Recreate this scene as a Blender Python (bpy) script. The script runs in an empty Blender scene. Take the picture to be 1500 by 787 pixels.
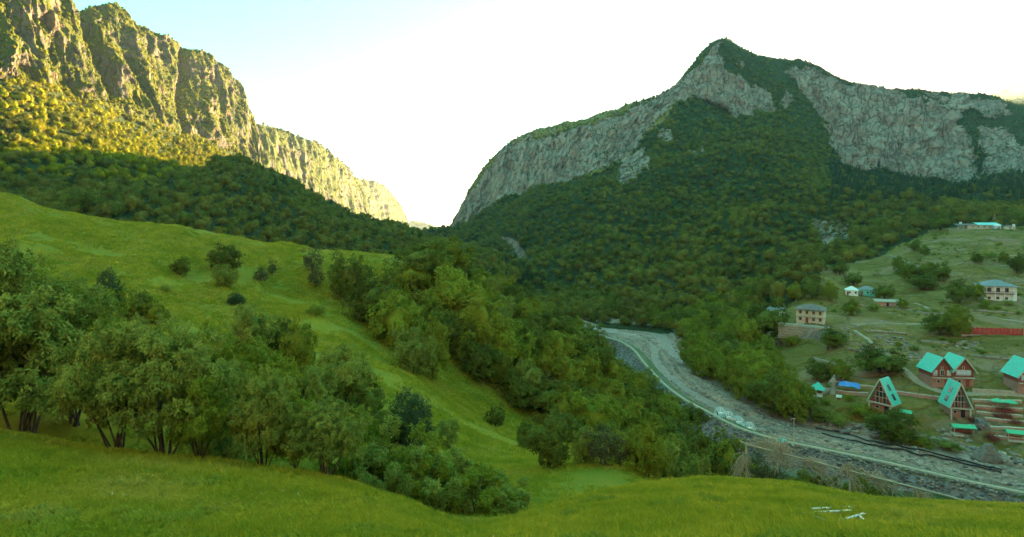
import bpy, math, random
import numpy as np
from mathutils import Vector, Matrix
from mathutils.bvhtree import BVHTree

scene = bpy.context.scene
COL = scene.collection
PI = math.pi
R = math.radians

# ------------------------------------------------------------------ camera
FPX, CX, HY = 800.0, 750.0, 330.0
KY = FPX / 977.0                         # distances below were measured for a 977-pixel lens
# focal length, centre column and eye-level row of the photograph in its pixels
cam_d = bpy.data.cameras.new('camera')
cam = bpy.data.objects.new('camera', cam_d)
COL.objects.link(cam)
cam.location = (0, 0, 0)
cam.rotation_euler = (R(90), 0, 0)
cam_d.sensor_width = 36
cam_d.lens = 36 * FPX / 1500
cam_d.shift_y = -(393.5 - HY) / 1500
cam_d.clip_start = 0.2
cam_d.clip_end = 30000
scene.camera = cam

# ------------------------------------------------------------------ light
SUN_AZ, SUN_EL = 33.0, 10.4              # degrees right of the view axis, degrees up: just behind the right-hand ridge
w = bpy.data.worlds.new('World')
scene.world = w
w.use_nodes = True
nt = w.node_tree
bg = nt.nodes['Background']
sky = nt.nodes.new('ShaderNodeTexSky')
sky.sky_type = 'NISHITA'
sky.sun_disc = False
sky.sun_elevation = R(SUN_EL)
sky.sun_rotation = R(SUN_AZ)
sky.altitude = 1200
sky.air_density = 1.0
sky.dust_density = 0.8
sky.ozone_density = 1.2
tint = nt.nodes.new('ShaderNodeMix')
tint.data_type = 'RGBA'
tint.blend_type = 'MULTIPLY'
tint.inputs[0].default_value = 1.0
tint.inputs[7].default_value = (0.195, 0.61, 0.53, 1)
gam = nt.nodes.new('ShaderNodeGamma')
gam.inputs[1].default_value = 0.25
nt.links.new(sky.outputs[0], gam.inputs[0])
gam_r = nt.nodes.new('ShaderNodeGamma')          # red falls off faster away from the sunset: turquoise overhead, white above the ridges
gam_r.inputs[1].default_value = 0.80
nt.links.new(sky.outputs[0], gam_r.inputs[0])
s1, s2, cb = nt.nodes.new('ShaderNodeSeparateColor'), nt.nodes.new('ShaderNodeSeparateColor'), nt.nodes.new('ShaderNodeCombineColor')
nt.links.new(gam.outputs[0], s1.inputs[0]); nt.links.new(gam_r.outputs[0], s2.inputs[0])
nt.links.new(s2.outputs[0], cb.inputs[0]); nt.links.new(s1.outputs[1], cb.inputs[1]); nt.links.new(s1.outputs[2], cb.inputs[2])
nt.links.new(cb.outputs[0], tint.inputs[6])
nt.links.new(tint.outputs[2], bg.inputs[0])
bg.inputs[1].default_value = 0.15
sun_d = bpy.data.lights.new('sun', 'SUN')
sun_d.energy = 3.7
sun_d.angle = R(0.6)
sun_d.color = (1.0, 0.76, 0.38)
sun = bpy.data.objects.new('sun', sun_d)
COL.objects.link(sun)
sdir = Vector((math.sin(R(SUN_AZ)) * math.cos(R(SUN_EL)), math.cos(R(SUN_AZ)) * math.cos(R(SUN_EL)), math.sin(R(SUN_EL))))
sun.rotation_euler = sdir.to_track_quat('Z', 'Y').to_euler()
scene.view_settings.view_transform = 'Standard'
scene.view_settings.look = 'None'
scene.view_settings.exposure = 3.95
scene.view_settings.gamma = 1
scene.cycles.volume_bounces = 0
scene.cycles.max_bounces = 4
scene.cycles.diffuse_bounces = 2
scene.cycles.transmission_bounces = 4
scene.cycles.transparent_max_bounces = 6

# ------------------------------------------------------------------ numeric helpers
rng = np.random.default_rng(7)
random.seed(7)

def vhash(ix, iy, iz, s):
    h = (ix.astype(np.int64) * 374761393 + iy.astype(np.int64) * 668265263 + iz.astype(np.int64) * 2147483647 + s * 1274126177) & 0xFFFFFFFF
    h = ((h ^ (h >> 13)) * 1274126177) & 0xFFFFFFFF
    h = ((h ^ (h >> 16)) * 2246822519) & 0xFFFFFFFF
    return ((h ^ (h >> 15)) & 0xFFFFFF).astype(np.float32) / float(0xFFFFFF)

def vnoise(x, y, z, s=0):
    ix, iy, iz = np.floor(x), np.floor(y), np.floor(z)
    fx, fy, fz = x - ix, y - iy, z - iz
    fx = fx * fx * fx * (fx * (fx * 6 - 15) + 10)
    fy = fy * fy * fy * (fy * (fy * 6 - 15) + 10)
    fz = fz * fz * fz * (fz * (fz * 6 - 15) + 10)
    r = 0
    for a in (0, 1):
        wa = fx if a else 1 - fx
        for b in (0, 1):
            wb = fy if b else 1 - fy
            for c in (0, 1):
                wc = fz if c else 1 - fz
                r = r + wa * wb * wc * vhash(ix + a, iy + b, iz + c, s)
    return r * 2 - 1

def fbm(x, y, z, oct=4, s=0, ridged=False, gain=0.5):
    r, a, t = 0, 1.0, 0.0
    for k in range(oct):
        n = vnoise(x, y, z, s + k * 17)
        if ridged:
            n = 1 - 2 * np.abs(n) ** 0.8
        r = r + a * n
        t += a
        a *= gain
        x, y, z = (x * 0.8 + y * 0.6) * 2.03 + 11.3, (-x * 0.6 + y * 0.8) * 2.03 + 5.1, z * 2.03 + 3.7
    return r / t

def pchip(xs, ys, x):
    xs = np.asarray(xs, float); ys = np.asarray(ys, float)
    h = np.diff(xs); d = np.diff(ys) / h
    m = np.zeros_like(ys)
    for i in range(1, len(xs) - 1):
        if d[i - 1] * d[i] > 0:
            w1, w2 = 2 * h[i] + h[i - 1], h[i] + 2 * h[i - 1]
            m[i] = (w1 + w2) / (w1 / d[i - 1] + w2 / d[i])
    m[0], m[-1] = d[0], d[-1]
    x = np.clip(x, xs[0], xs[-1])
    i = np.clip(np.searchsorted(xs, x) - 1, 0, len(xs) - 2)
    t = (x - xs[i]) / h[i]
    t2, t3 = t * t, t * t * t
    return ((2 * t3 - 3 * t2 + 1) * ys[i] + (t3 - 2 * t2 + t) * h[i] * m[i] + (-2 * t3 + 3 * t2) * ys[i + 1] + (t3 - t2) * h[i] * m[i + 1])

def sm(a, b, x):
    t = np.clip((x - a) / (b - a), 0, 1)
    return t * t * (3 - 2 * t)

def inpoly(px, py, poly):
    r = np.zeros(px.shape, bool)
    n = len(poly)
    for i in range(n):
        x1, y1 = poly[i]; x2, y2 = poly[(i + 1) % n]
        if y1 == y2:
            continue
        c = ((y1 > py) != (y2 > py)) & (px < (x2 - x1) * (py - y1) / (y2 - y1) + x1)
        r ^= c
    return r

def at(px, py, Y):
    Y = Y * KY
    return Vector(((px - CX) / FPX * Y, Y, -(py - HY) / FPX * Y))

def L(s):
    """'px:val px:val' -> two lists"""
    a = [p.split(':') for p in s.split()]
    return [float(p[0]) for p in a], [float(p[1]) for p in a]

def line(px, ys=None, Ys=None, zs=None):
    """one terrain line: distance Y and height z for each sight column"""
    if Ys is None:
        z = pchip(*L(zs), px); y = pchip(*L(ys), px)
        return z * FPX / (HY - y), z
    Y = pchip(*L(Ys), px) * KY
    if zs is not None:
        return Y, pchip(*L(zs), px)
    return Y, (HY - pchip(*L(ys), px)) / FPX * Y

def loft(px, lines, subs, lin=()):
    """grid through terrain lines: returns u-columns, Y, Z, v (line parameter)"""
    K = len(lines)
    Ys = np.array([l[0] for l in lines]); Zs = np.array([l[1] for l in lines])
    vs = np.concatenate([k + np.arange(n) / n for k, n in enumerate(subs)] + [[K - 1]])
    def pc(A):
        d = np.diff(A, axis=0)
        m = np.zeros_like(A)
        p = d[:-1] * d[1:]
        m[1:-1] = np.where(p > 0, 2 * p / (d[:-1] + d[1:] + (p <= 0)), 0)
        m[0], m[-1] = d[0], d[-1]
        i = np.minimum(vs.astype(int), K - 2)
        t = (vs - i)[:, None]
        t2, t3 = t * t, t * t * t
        return (2 * t3 - 3 * t2 + 1) * A[i] + (t3 - 2 * t2 + t) * m[i] + (-2 * t3 + 3 * t2) * A[i + 1] + (t3 - t2) * m[i + 1]
    # heights follow the distance between two lines, so slopes stay even
    Y = pc(Ys)
    Z = pc(Zs)
    U = np.broadcast_to(((px - CX) / FPX)[None, :], Y.shape)
    V = np.broadcast_to(vs[:, None], Y.shape)
    return U * Y, Y, Z, V

def grid_faces(nr, nc, flip=False):
    i = np.arange(nr - 1)[:, None] * nc + np.arange(nc - 1)[None, :]
    f = np.stack([i, i + 1, i + nc + 1, i + nc], -1).reshape(-1, 4)
    return f[:, ::-1] if flip else f

def mesh_np(name, co, faces, smooth=True, mats=(), attrs=None, midx=None):
    me = bpy.data.meshes.new(name)
    co = np.ascontiguousarray(co, np.float32).reshape(-1, 3)
    faces = np.ascontiguousarray(faces, np.int32)
    nf, k = faces.shape
    me.vertices.add(len(co)); me.vertices.foreach_set('co', co.ravel())
    me.loops.add(nf * k); me.loops.foreach_set('vertex_index', faces.ravel())
    me.polygons.add(nf)
    me.polygons.foreach_set('loop_start', np.arange(nf, dtype=np.int32) * k)
    me.polygons.foreach_set('loop_total', np.full(nf, k, np.int32))
    for m in mats:
        me.materials.append(m)
    if midx is not None:
        me.polygons.foreach_set('material_index', np.asarray(midx, np.int32))
    me.update(calc_edges=True)
    if smooth:
        me.polygons.foreach_set('use_smooth', np.ones(nf, bool))
    for k2, v in (attrs or {}).items():
        a = me.attributes.new(k2, 'FLOAT', 'POINT')
        a.data.foreach_set('value', np.ascontiguousarray(v, np.float32).ravel())
    return me

def tag(o, label=None, cat=None, group=None, kind=None):
    if label: o['label'] = label
    if cat: o['category'] = cat
    if group: o['group'] = group
    if kind: o['kind'] = kind
    return o

def link(name, me, parent=None, loc=None):
    o = bpy.data.objects.new(name, me)
    COL.objects.link(o)
    if parent: o.parent = parent
    if loc is not None: o.location = loc
    return o

# ------------------------------------------------------------------ materials
class NT:
    def __init__(s, name):
        s.m = bpy.data.materials.new(name); s.m.use_nodes = True
        s.t = s.m.node_tree; s.t.nodes.clear()
        s.out = s.n('ShaderNodeOutputMaterial')
        s.m.use_backface_culling = False
    def n(s, typ, **kw):
        nd = s.t.nodes.new(typ)
        for k, v in kw.items():
            if k.startswith('i_'):
                key = k[2:]
                nd.inputs[int(key) if key.isdigit() else key.replace('_', ' ')].default_value = v
            else: setattr(nd, k, v)
        return nd
    def l(s, a, b): s.t.links.new(a, b); return s
    def pos(s, sc=(1, 1, 1), obj=False):
        if obj: g = s.n('ShaderNodeTexCoord').outputs['Object']
        else: g = s.n('ShaderNodeNewGeometry').outputs['Position']
        mp = s.n('ShaderNodeMapping'); mp.inputs['Scale'].default_value = sc
        s.l(g, mp.inputs[0]); return mp.outputs[0]
    def noise(s, vec, scale, detail=4, rough=0.55, out=0):
        nd = s.n('ShaderNodeTexNoise'); nd.inputs['Scale'].default_value = scale
        nd.inputs['Detail'].default_value = detail; nd.inputs['Roughness'].default_value = rough
        s.l(vec, nd.inputs['Vector']); return nd.outputs[out]
    def ramp(s, fac, stops, const=False):
        r = s.n('ShaderNodeValToRGB'); e = r.color_ramp.elements
        if const: r.color_ramp.interpolation = 'CONSTANT'
        while len(e) < len(stops): e.new(0.5)
        for el, (p, c) in zip(e, stops):
            el.position = p; el.color = tuple(c) + (1,) if len(c) == 3 else c
        s.l(fac, r.inputs[0]); return r.outputs[0]
    def g(s, fac, a, b):
        return s.ramp(fac, [(a, (0, 0, 0)), (b, (1, 1, 1))])
    def mix(s, fac, a, b, mode='MIX'):
        m = s.n('ShaderNodeMix', data_type='RGBA', blend_type=mode)
        for v, i in ((fac, 0), (a, 6), (b, 7)):
            if isinstance(v, (int, float)): m.inputs[i].default_value = v
            elif isinstance(v, tuple): m.inputs[i].default_value = v if len(v) == 4 else v + (1,)
            else: s.l(v, m.inputs[i])
        return m.outputs[2]
    def math(s, op, a, b=None):
        m = s.n('ShaderNodeMath', operation=op)
        for v, i in ((a, 0), (b, 1)):
            if v is None: continue
            if isinstance(v, (int, float)): m.inputs[i].default_value = v
            else: s.l(v, m.inputs[i])
        return m.outputs[0]
    def attr(s, name):
        return s.n('ShaderNodeAttribute', attribute_name=name).outputs['Fac']
    def bump(s, h, strength, dist):
        b = s.n('ShaderNodeBump'); b.inputs['Strength'].default_value = strength; b.inputs['Distance'].default_value = dist
        s.l(h, b.inputs['Height']); return b.outputs[0]
    def done(s, col, rough=0.9, normal=None, spec=0.2, metal=0.0, trans=None):
        p = s.n('ShaderNodeBsdfPrincipled')
        p.inputs['Roughness'].default_value = rough
        p.inputs['Specular IOR Level'].default_value = spec
        p.inputs['Metallic'].default_value = metal
        if isinstance(col, tuple): p.inputs['Base Color'].default_value = col if len(col) == 4 else col + (1,)
        else: s.l(col, p.inputs['Base Color'])
        if normal: s.l(normal, p.inputs['Normal'])
        if trans:
            tr = s.n('ShaderNodeBsdfTranslucent')
            if isinstance(col, tuple): tr.inputs[0].default_value = col if len(col) == 4 else col + (1,)
            else: s.l(col, tr.inputs[0])
            mx = s.n('ShaderNodeMixShader'); mx.inputs[0].default_value = trans
            s.l(p.outputs[0], mx.inputs[1]).l(tr.outputs[0], mx.inputs[2]).l(mx.outputs[0], s.out.inputs[0])
        else: s.l(p.outputs[0], s.out.inputs[0])
        return s.m

def mat_leaf(name, c1, c2, c3, trans=0.3):
    """leaves: hue differs from tree to tree and from spray to spray"""
    t = NT(name)
    rnd = t.n('ShaderNodeObjectInfo').outputs['Random']
    a = t.mix(rnd, c1, c2)
    n = t.noise(t.pos(), 0.9, 2)
    a = t.mix(t.g(n, 0.42, 0.68), a, c3)
    big = t.noise(t.pos(), 0.012, 2)
    a = t.mix(t.math('MULTIPLY', t.g(big, 0.4, 0.65), 0.35), a, tuple(v * 1.35 for v in c2))
    a = t.mix(t.math('MULTIPLY', t.g(t.noise(t.pos(), 0.022, 4, 0.6), 0.46, 0.62), 0.55), a, tuple(v * 0.62 for v in c1))
    lf = t.noise(t.pos(obj=True), 9.0, 1)
    k = t.n('ShaderNodeHueSaturation'); t.l(a, k.inputs['Color'])
    t.l(t.math('ADD', t.math('MULTIPLY', lf, 0.9), 0.55), k.inputs['Value'])
    return t.done(k.outputs[0], 0.75, spec=0.06, trans=trans)

M = {}
M['leaf_wood'] = mat_leaf('leaf_wood', (0.13, 0.155, 0.016), (0.19, 0.205, 0.018), (0.24, 0.25, 0.024))
M['leaf_wood_dark'] = mat_leaf('leaf_wood_dark', (0.085, 0.105, 0.018), (0.125, 0.15, 0.02), (0.16, 0.185, 0.026))
M['leaf_fresh'] = mat_leaf('leaf_fresh', (0.15, 0.20, 0.018), (0.20, 0.235, 0.020), (0.24, 0.265, 0.026))
M['leaf_willow'] = mat_leaf('leaf_willow', (0.15, 0.19, 0.034), (0.20, 0.23, 0.040), (0.29, 0.31, 0.055))
M['leaf_pine'] = mat_leaf('leaf_pine', (0.03, 0.055, 0.022), (0.04, 0.068, 0.026), (0.05, 0.08, 0.032), 0.1)
M['leaf_far_a'] = mat_leaf('leaf_far_a', (0.10, 0.10, 0.018), (0.15, 0.145, 0.022), (0.19, 0.18, 0.028))
M['leaf_far_b'] = mat_leaf('leaf_far_b', (0.13, 0.115, 0.02), (0.19, 0.165, 0.024), (0.22, 0.195, 0.03))
M['leaf_sunlit_a'] = mat_leaf('leaf_sunlit_a', (0.17, 0.165, 0.006), (0.26, 0.24, 0.008), (0.30, 0.28, 0.010))  # this and the next: sunlight put into the leaf colour, brighter and yellower
M['leaf_sunlit_b'] = mat_leaf('leaf_sunlit_b', (0.24, 0.19, 0.008), (0.30, 0.26, 0.010), (0.34, 0.30, 0.012))
M['leaf_brown'] = mat_leaf('leaf_brown', (0.075, 0.075, 0.028), (0.095, 0.085, 0.035), (0.11, 0.10, 0.045))

def mat_bark():
    t = NT('bark')
    n = t.noise(t.pos((1, 1, 0.25)), 14, 5)
    return t.done(t.ramp(n, [(0.3, (0.035, 0.024, 0.018)), (0.7, (0.12, 0.088, 0.065))]), 0.95, t.bump(n, 0.6, 0.02))
M['bark'] = mat_bark()

def mat_meadow():
    t = NT('meadow_grass')
    p = t.pos()
    big = t.noise(p, 0.035, 3)
    mid = t.noise(p, 0.35, 4)
    fine = t.noise(p, 5.0, 5, 0.7)
    c = t.mix(t.g(big, 0.35, 0.65), (0.19, 0.165, 0.011), (0.25, 0.20, 0.014))
    c = t.mix(t.math('MULTIPLY', t.g(mid, 0.42, 0.68), 0.65), c, (0.13, 0.15, 0.014))
    c = t.mix(t.math('MULTIPLY', t.g(t.noise(p, 0.06, 6, 0.7), 0.5, 0.64), 0.55), c, (0.14, 0.14, 0.016))
    c = t.mix(t.math('MULTIPLY', t.g(t.noise(p, 0.12, 5, 0.65), 0.55, 0.72), 0.6), c, (0.25, 0.185, 0.03))
    c = t.mix(t.math('MULTIPLY', t.g(fine, 0.5, 0.75), 0.5), c, (0.12, 0.13, 0.012))
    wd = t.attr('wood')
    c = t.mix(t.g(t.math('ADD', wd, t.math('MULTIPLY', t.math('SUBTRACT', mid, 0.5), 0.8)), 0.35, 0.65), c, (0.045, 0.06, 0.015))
    return t.done(c, 0.95, t.bump(fine, 0.8, 0.12), 0.1)
M['meadow'] = mat_meadow()

def mat_mountain(name, rock_a, rock_b, rock_c, veg_a, veg_b, vthr=0.5, sc=1.0):
    """attr rock 0..1 (where bare rock shows), attr grass 0..1 (open grassland)"""
    t = NT(name)
    p = t.pos((1, 1, 0.45))
    p1 = t.pos()
    n1 = t.noise(p, 0.02 * sc, 6, 0.62)
    n2 = t.noise(p, 0.11 * sc, 8, 0.68)
    n3 = t.noise(p1, 0.35 * sc, 6, 0.7)
    vor = t.n('ShaderNodeTexVoronoi', feature='DISTANCE_TO_EDGE'); vor.inputs['Scale'].default_value = 0.07 * sc
    wp = t.n('ShaderNodeVectorMath', operation='ADD')
    nn = t.n('ShaderNodeTexNoise'); nn.inputs['Scale'].default_value = 0.05 * sc; nn.inputs['Detail'].default_value = 5
    t.l(p, nn.inputs['Vector'])
    wm = t.n('ShaderNodeVectorMath', operation='SCALE'); wm.inputs['Scale'].default_value = 30 / sc
    t.l(nn.outputs['Color'], wm.inputs[0]).l(p, wp.inputs[0]).l(wm.outputs[0], wp.inputs[1]).l(wp.outputs[0], vor.inputs['Vector'])
    crack = t.g(vor.outputs[0], 0.0, 0.10)
    rock = t.mix(t.g(n1, 0.38, 0.66), rock_a, rock_b)
    rock = t.mix(t.g(n2, 0.40, 0.70), rock, rock_c)
    rock = t.mix(t.math('MULTIPLY', t.g(t.noise(p1, 0.03 * sc, 4, 0.6), 0.52, 0.66), 0.6), rock, (0.36, 0.20, 0.13))
    rock = t.mix(t.math('MULTIPLY', t.math('SUBTRACT', 1.0, crack), 0.5), rock, (0.06, 0.052, 0.04))
    veg = t.mix(t.g(n2, 0.35, 0.65), veg_a, veg_b)
    geo = t.n('ShaderNodeNewGeometry')
    sep = t.n('ShaderNodeSeparateXYZ'); t.l(geo.outputs['Normal'], sep.inputs[0])
    streak = t.noise(t.pos((1, 1, 0.22)), 0.045 * sc, 6, 0.66)
    ledge = t.math('ADD', t.math('MULTIPLY', sep.outputs[2], 0.8), t.math('ADD', t.math('MULTIPLY', t.math('SUBTRACT', n2, 0.5), 1.2), t.math('MULTIPLY', t.math('SUBTRACT', streak, 0.5), 2.2)))
    vf = t.g(ledge, vthr, vthr + 0.12)
    rk = t.mix(vf, rock, veg)
    ra = t.attr('rock')
    f = t.g(t.math('ADD', ra, t.math('MULTIPLY', t.math('SUBTRACT', n3, 0.5), 0.5)), 0.42, 0.56)
    gr = t.mix(t.g(t.noise(p1, 0.06, 6, 0.7), 0.38, 0.62), (0.23, 0.165, 0.03), (0.35, 0.235, 0.07))
    gr = t.mix(t.math('MULTIPLY', t.g(t.noise(p1, 0.5, 5, 0.7), 0.5, 0.7), 0.6), gr, (0.13, 0.12, 0.022))
    gr = t.mix(t.math('MULTIPLY', t.g(t.noise(p1, 0.045, 7, 0.75), 0.50, 0.60), 0.75), gr, (0.42, 0.25, 0.155))
    base = t.mix(t.attr('grass'), (0.045, 0.06, 0.018), gr)
    c = t.mix(f, base, rk)
    h = t.math('ADD', t.math('MULTIPLY', n2, 1.0), t.math('MULTIPLY', crack, 0.35))
    return t.done(c, 0.95, t.bump(h, 1.0, 9.0 / sc), 0.1)

M['rock_right'] = mat_mountain('right_mountain_ground', (0.44, 0.29, 0.215), (0.24, 0.16, 0.125), (0.55, 0.40, 0.31), (0.045, 0.058, 0.018), (0.085, 0.08, 0.022), 0.78)
M['rock_left'] = mat_mountain('left_mountain_ground', (0.13, 0.11, 0.085), (0.085, 0.078, 0.065), (0.20, 0.155, 0.12), (0.05, 0.065, 0.012), (0.12, 0.115, 0.014), 0.0)
M['rock_far'] = mat_mountain('far_wall_ground', (0.14, 0.12, 0.09), (0.10, 0.09, 0.075), (0.20, 0.17, 0.13), (0.055, 0.07, 0.014), (0.11, 0.12, 0.02), -0.05, 0.5)

# ------------------------------------------------------------------ terrain
GROUND = []      # coarse copies for ray casting
def reg(co, nr, nc, step=3):
    g = co.reshape(nr, nc, 3)
    ri = np.unique(np.concatenate([np.arange(0, nr, step), [nr - 1]])); ci = np.unique(np.concatenate([np.arange(0, nc, step), [nc - 1]]))
    s = g[np.ix_(ri, ci)]
    GROUND.append((s.reshape(-1, 3), grid_faces(len(ri), len(ci))))

class Sheet: pass
def make_sheet(name, px, lines, subs, mat, fn):
    """fn(S) edits S.X, S.Y, S.Z in place and returns attributes"""
    S = Sheet()
    S.X, S.Y, S.Z, S.V = loft(px, lines, subs)
    S.X = S.X.copy()
    S.px = np.broadcast_to(px[None, :], S.X.shape)
    S.py = HY - S.Z / S.Y * FPX
    S.attrs = fn(S) or {}
    S.nr, S.nc = S.X.shape
    S.co = np.stack([S.X, S.Y, S.Z], -1)
    me = mesh_np(name, S.co, grid_faces(S.nr, S.nc), True, (mat,), S.attrs)
    S.o = tag(link(name, me), kind='structure')
    reg(S.co, S.nr, S.nc)
    a = S.co[1:, :-1] - S.co[:-1, :-1]; b = S.co[:-1, 1:] - S.co[:-1, :-1]
    cr = np.cross(b, a)
    S.area = np.linalg.norm(cr, axis=-1)
    S.nz = cr[..., 2] / np.maximum(S.area, 1e-6)
    return S

def sample(S, weight, n, seed=0, by_plan=False):
    """n random points on the sheet with density weight (per quad array)"""
    r = np.random.default_rng(seed)
    p = (S.area * (np.abs(S.nz) if by_plan else 1) * weight).ravel()
    if p.sum() <= 0: return np.zeros((0, 3))
    idx = r.choice(len(p), n, p=p / p.sum())
    i, j = np.divmod(idx, S.nc - 1)
    a, b = r.random(n)[:, None], r.random(n)[:, None]
    c = S.co
    return (c[i, j] * (1 - a) + c[i + 1, j] * a) * (1 - b) + (c[i, j + 1] * (1 - a) + c[i + 1, j + 1] * a) * b

# --- meadow hill (the near land)
WOOD_POLYS = [  # wooded ground on the spur, by sight column / row of the ground itself
    [(480, 418), (500, 400), (560, 400), (640, 378), (720, 400), (800, 445), (870, 500), (940, 560), (1010, 612), (1075, 640), (1090, 700),
     (960, 712), (930, 690), (905, 676), (850, 660), (800, 625), (745, 590), (690, 545), (655, 520), (640, 470), (600, 440), (640, 560), (600, 545), (560, 500), (510, 450)],
]
px = np.arange(-620, 1790, 4.0)
ml = [
    line(px, Ys='-620:0.6 1790:0.6', zs='-620:-1.62 1790:-1.62'),
    line(px, ys='-620:800 0:800 700:815 1100:800 1790:800', Ys='-620:13.5 700:12.5 1790:13.5'),
    line(px, ys='-620:600 -200:625 0:640 150:660 300:678 450:697 600:738 700:770 740:765 800:745 900:718 960:708 1040:702 1150:710 1300:735 1400:741 1500:745 1790:752',
         Ys='-620:26 0:27 300:28 600:29 700:27 800:30 1040:38 1500:36 1790:36'),
    line(px, ys='-620:612 0:652 300:697 450:722 600:757 700:762 740:758 800:752 900:724 960:716 1040:735 1150:770 1300:800 1790:805',
         Ys='-620:32 0:33 600:36 700:34 800:38 960:50 1040:60 1150:62 1300:60 1790:55'),
    line(px, ys='-620:560 0:600 150:620 300:640 450:670 600:700 700:716 760:700 830:683 880:677 920:683 960:706 1040:750 1150:790 1300:800 1790:810',
         Ys='-620:36 0:36 600:42 700:48 830:58 900:60 960:60 1040:75 1150:80 1300:75 1790:70'),
    line(px, ys='-620:480 0:520 150:540 300:560 450:600 600:640 700:660 760:665 830:686 900:690 960:712 1040:715 1150:745 1300:770 1500:790 1790:800',
         Ys='-620:50 0:52 300:58 600:65 700:75 830:80 900:85 960:90 1040:100 1150:105 1300:100 1500:95 1790:92'),
    line(px, ys='-620:400 0:430 150:455 300:480 450:500 600:570 700:620 760:640 830:655 900:665 960:680 1040:690 1150:720 1300:745 1500:760 1790:780',
         Ys='-620:80 0:85 150:88 300:95 450:105 600:95 700:100 830:110 900:115 960:120 1040:125 1150:120 1300:115 1500:112 1790:105'),
    line(px, ys='-620:330 0:355 150:385 300:415 450:440 560:500 650:560 720:598 780:615 850:622 900:632 960:650 1040:665 1150:692 1300:718 1500:735 1790:755',
         Ys='-620:115 0:120 150:125 300:135 450:150 560:140 650:130 720:130 780:135 850:140 900:145 960:148 1040:150 1150:141 1300:131 1500:126 1790:120'),
    line(px, ys='-620:240 -200:270 0:285 100:310 200:330 300:343 400:356 500:368 600:378 640:385 700:420 760:455 820:492 880:540 930:583 990:628 1040:655 1150:688 1300:716 1500:733 1790:752',
         Ys='-620:160 0:165 100:170 200:175 300:185 400:195 500:205 600:215 640:215 700:205 760:195 820:185 880:178 940:172 1000:165 1040:160 1150:145 1300:135 1500:130 1790:124'),
    line(px, zs='-620:0 0:0 300:-12 500:-18 600:-22 700:-38 820:-48 930:-53 1500:-54 1790:-54',
         Ys='-620:200 0:200 300:230 500:260 600:280 700:270 820:240 930:205 1040:175 1500:140 1790:134'),
    line(px, zs='-620:-40 0:-40 600:-70 1500:-75 1790:-75', Ys='-620:300 0:300 600:380 820:300 930:240 1500:170 1790:160'),
]
def f_meadow(S):
    amp = sm(0.5, 2.0, S.V) * (1 - 0.75 * sm(3.5, 1.7, S.V))
    n = fbm(S.X / 14, S.Y / 22, S.Z * 0, 3, 3)
    far = sm(5, 6.5, S.V)
    left = 1 - sm(420, 620, S.px)
    gul = fbm(S.X / 9 + S.Y / 26, S.Y / 40, S.Z * 0, 2, 9, ridged=True)
    S.Z += n * (0.25 + 0.55 * far) * amp + gul * 1.3 * far * left
    S.Z += fbm(S.X / 2.5, S.Y / 2.5, S.Z * 0, 3, 5) * 0.10 * sm(0.3, 1.2, S.V)
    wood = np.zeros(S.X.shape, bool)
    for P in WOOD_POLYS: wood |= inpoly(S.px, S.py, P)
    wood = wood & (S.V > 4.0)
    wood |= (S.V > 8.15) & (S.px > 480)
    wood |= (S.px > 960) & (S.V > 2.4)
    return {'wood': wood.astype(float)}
MEADOW = make_sheet('meadow_hill', px, ml, [6, 46, 14, 12, 20, 26, 30, 34, 16, 8], M['meadow'], f_meadow)

# --- right mountain
ROCK_R = [
    [(650, 345), (655, 335), (680, 290), (740, 217), (800, 197), (900, 172), (985, 130), (975, 165), (940, 205), (915, 232), (880, 250), (840, 268), (780, 285), (740, 292), (700, 322), (665, 345)],
    [(980, 130), (1010, 100), (1040, 66), (1060, 60), (1052, 80), (1050, 100), (1075, 112), (1120, 128), (1132, 158), (1110, 170), (1075, 178), (1060, 165), (1020, 150), (985, 152), (965, 158)],
    [(905, 235), (945, 218), (958, 262), (898, 272)], [(962, 190), (985, 192), (992, 214), (968, 208)],
    [(1002, 214), (1030, 212), (1030, 236), (1008, 228)], [(1143, 128), (1160, 148), (1157, 162), (1141, 147)],
    [(1080, 88), (1092, 92), (1088, 102), (1076, 98)],
    [(1150, 98), (1190, 100), (1240, 122), (1300, 134), (1350, 148), (1395, 158), (1408, 185), (1422, 215), (1428, 245), (1446, 262), (1400, 266), (1330, 259), (1280, 246), (1245, 252), (1215, 218), (1208, 190), (1192, 155), (1165, 125)],
    [(1335, 136), (1400, 139), (1465, 146), (1482, 165), (1450, 172), (1395, 158)], [(1428, 185), (1472, 190), (1495, 215), (1600, 200), (1700, 250), (1500, 255), (1440, 250)],
    [(722, 350), (745, 353), (770, 378), (782, 402), (760, 392), (740, 372)], [(1185, 330), (1240, 326), (1245, 350), (1215, 362), (1190, 350)],
    [(1150, 478), (1215, 476), (1222, 490), (1200, 496), (1155, 494)],
]
GRASS_R = [(1205, 412), (1240, 395), (1290, 372), (1345, 345), (1372, 333), (1500, 332), (1900, 320), (1900, 760), (1500, 740), (1480, 690), (1290, 650), (1195, 632),
           (1165, 590), (1140, 560), (1135, 520), (1120, 500), (1100, 470), (1130, 455), (1200, 440)]
px = np.concatenate([np.arange(540, 640, 4.0), np.arange(640, 1510, 1.6), np.arange(1510, 1900, 5.0)])
ya = '540:395 640:430 700:450 800:470 880:484 990:500 1010:535 1050:562 1100:588 1150:616 1190:632 1290:645 1400:665 1480:690 1600:715 1900:745'
Ya, Za = line(px, ys=ya, zs='540:-53 1900:-53')
yH = '540:350 640:345 655:338 665:320 680:292 700:262 740:215 800:190 850:176 900:162 960:142 985:128 1010:100 1040:66 1052:58 1065:57 1085:70 1120:83 1150:90 1190:97 1230:118 1290:130 1350:136 1400:138 1450:142 1470:150 1500:158 1600:170 1900:150'
YH = '540:1550 655:1500 740:1450 900:1300 980:1280 1065:1290 1120:1380 1190:1450 1300:1430 1500:1400 1900:1400'
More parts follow.
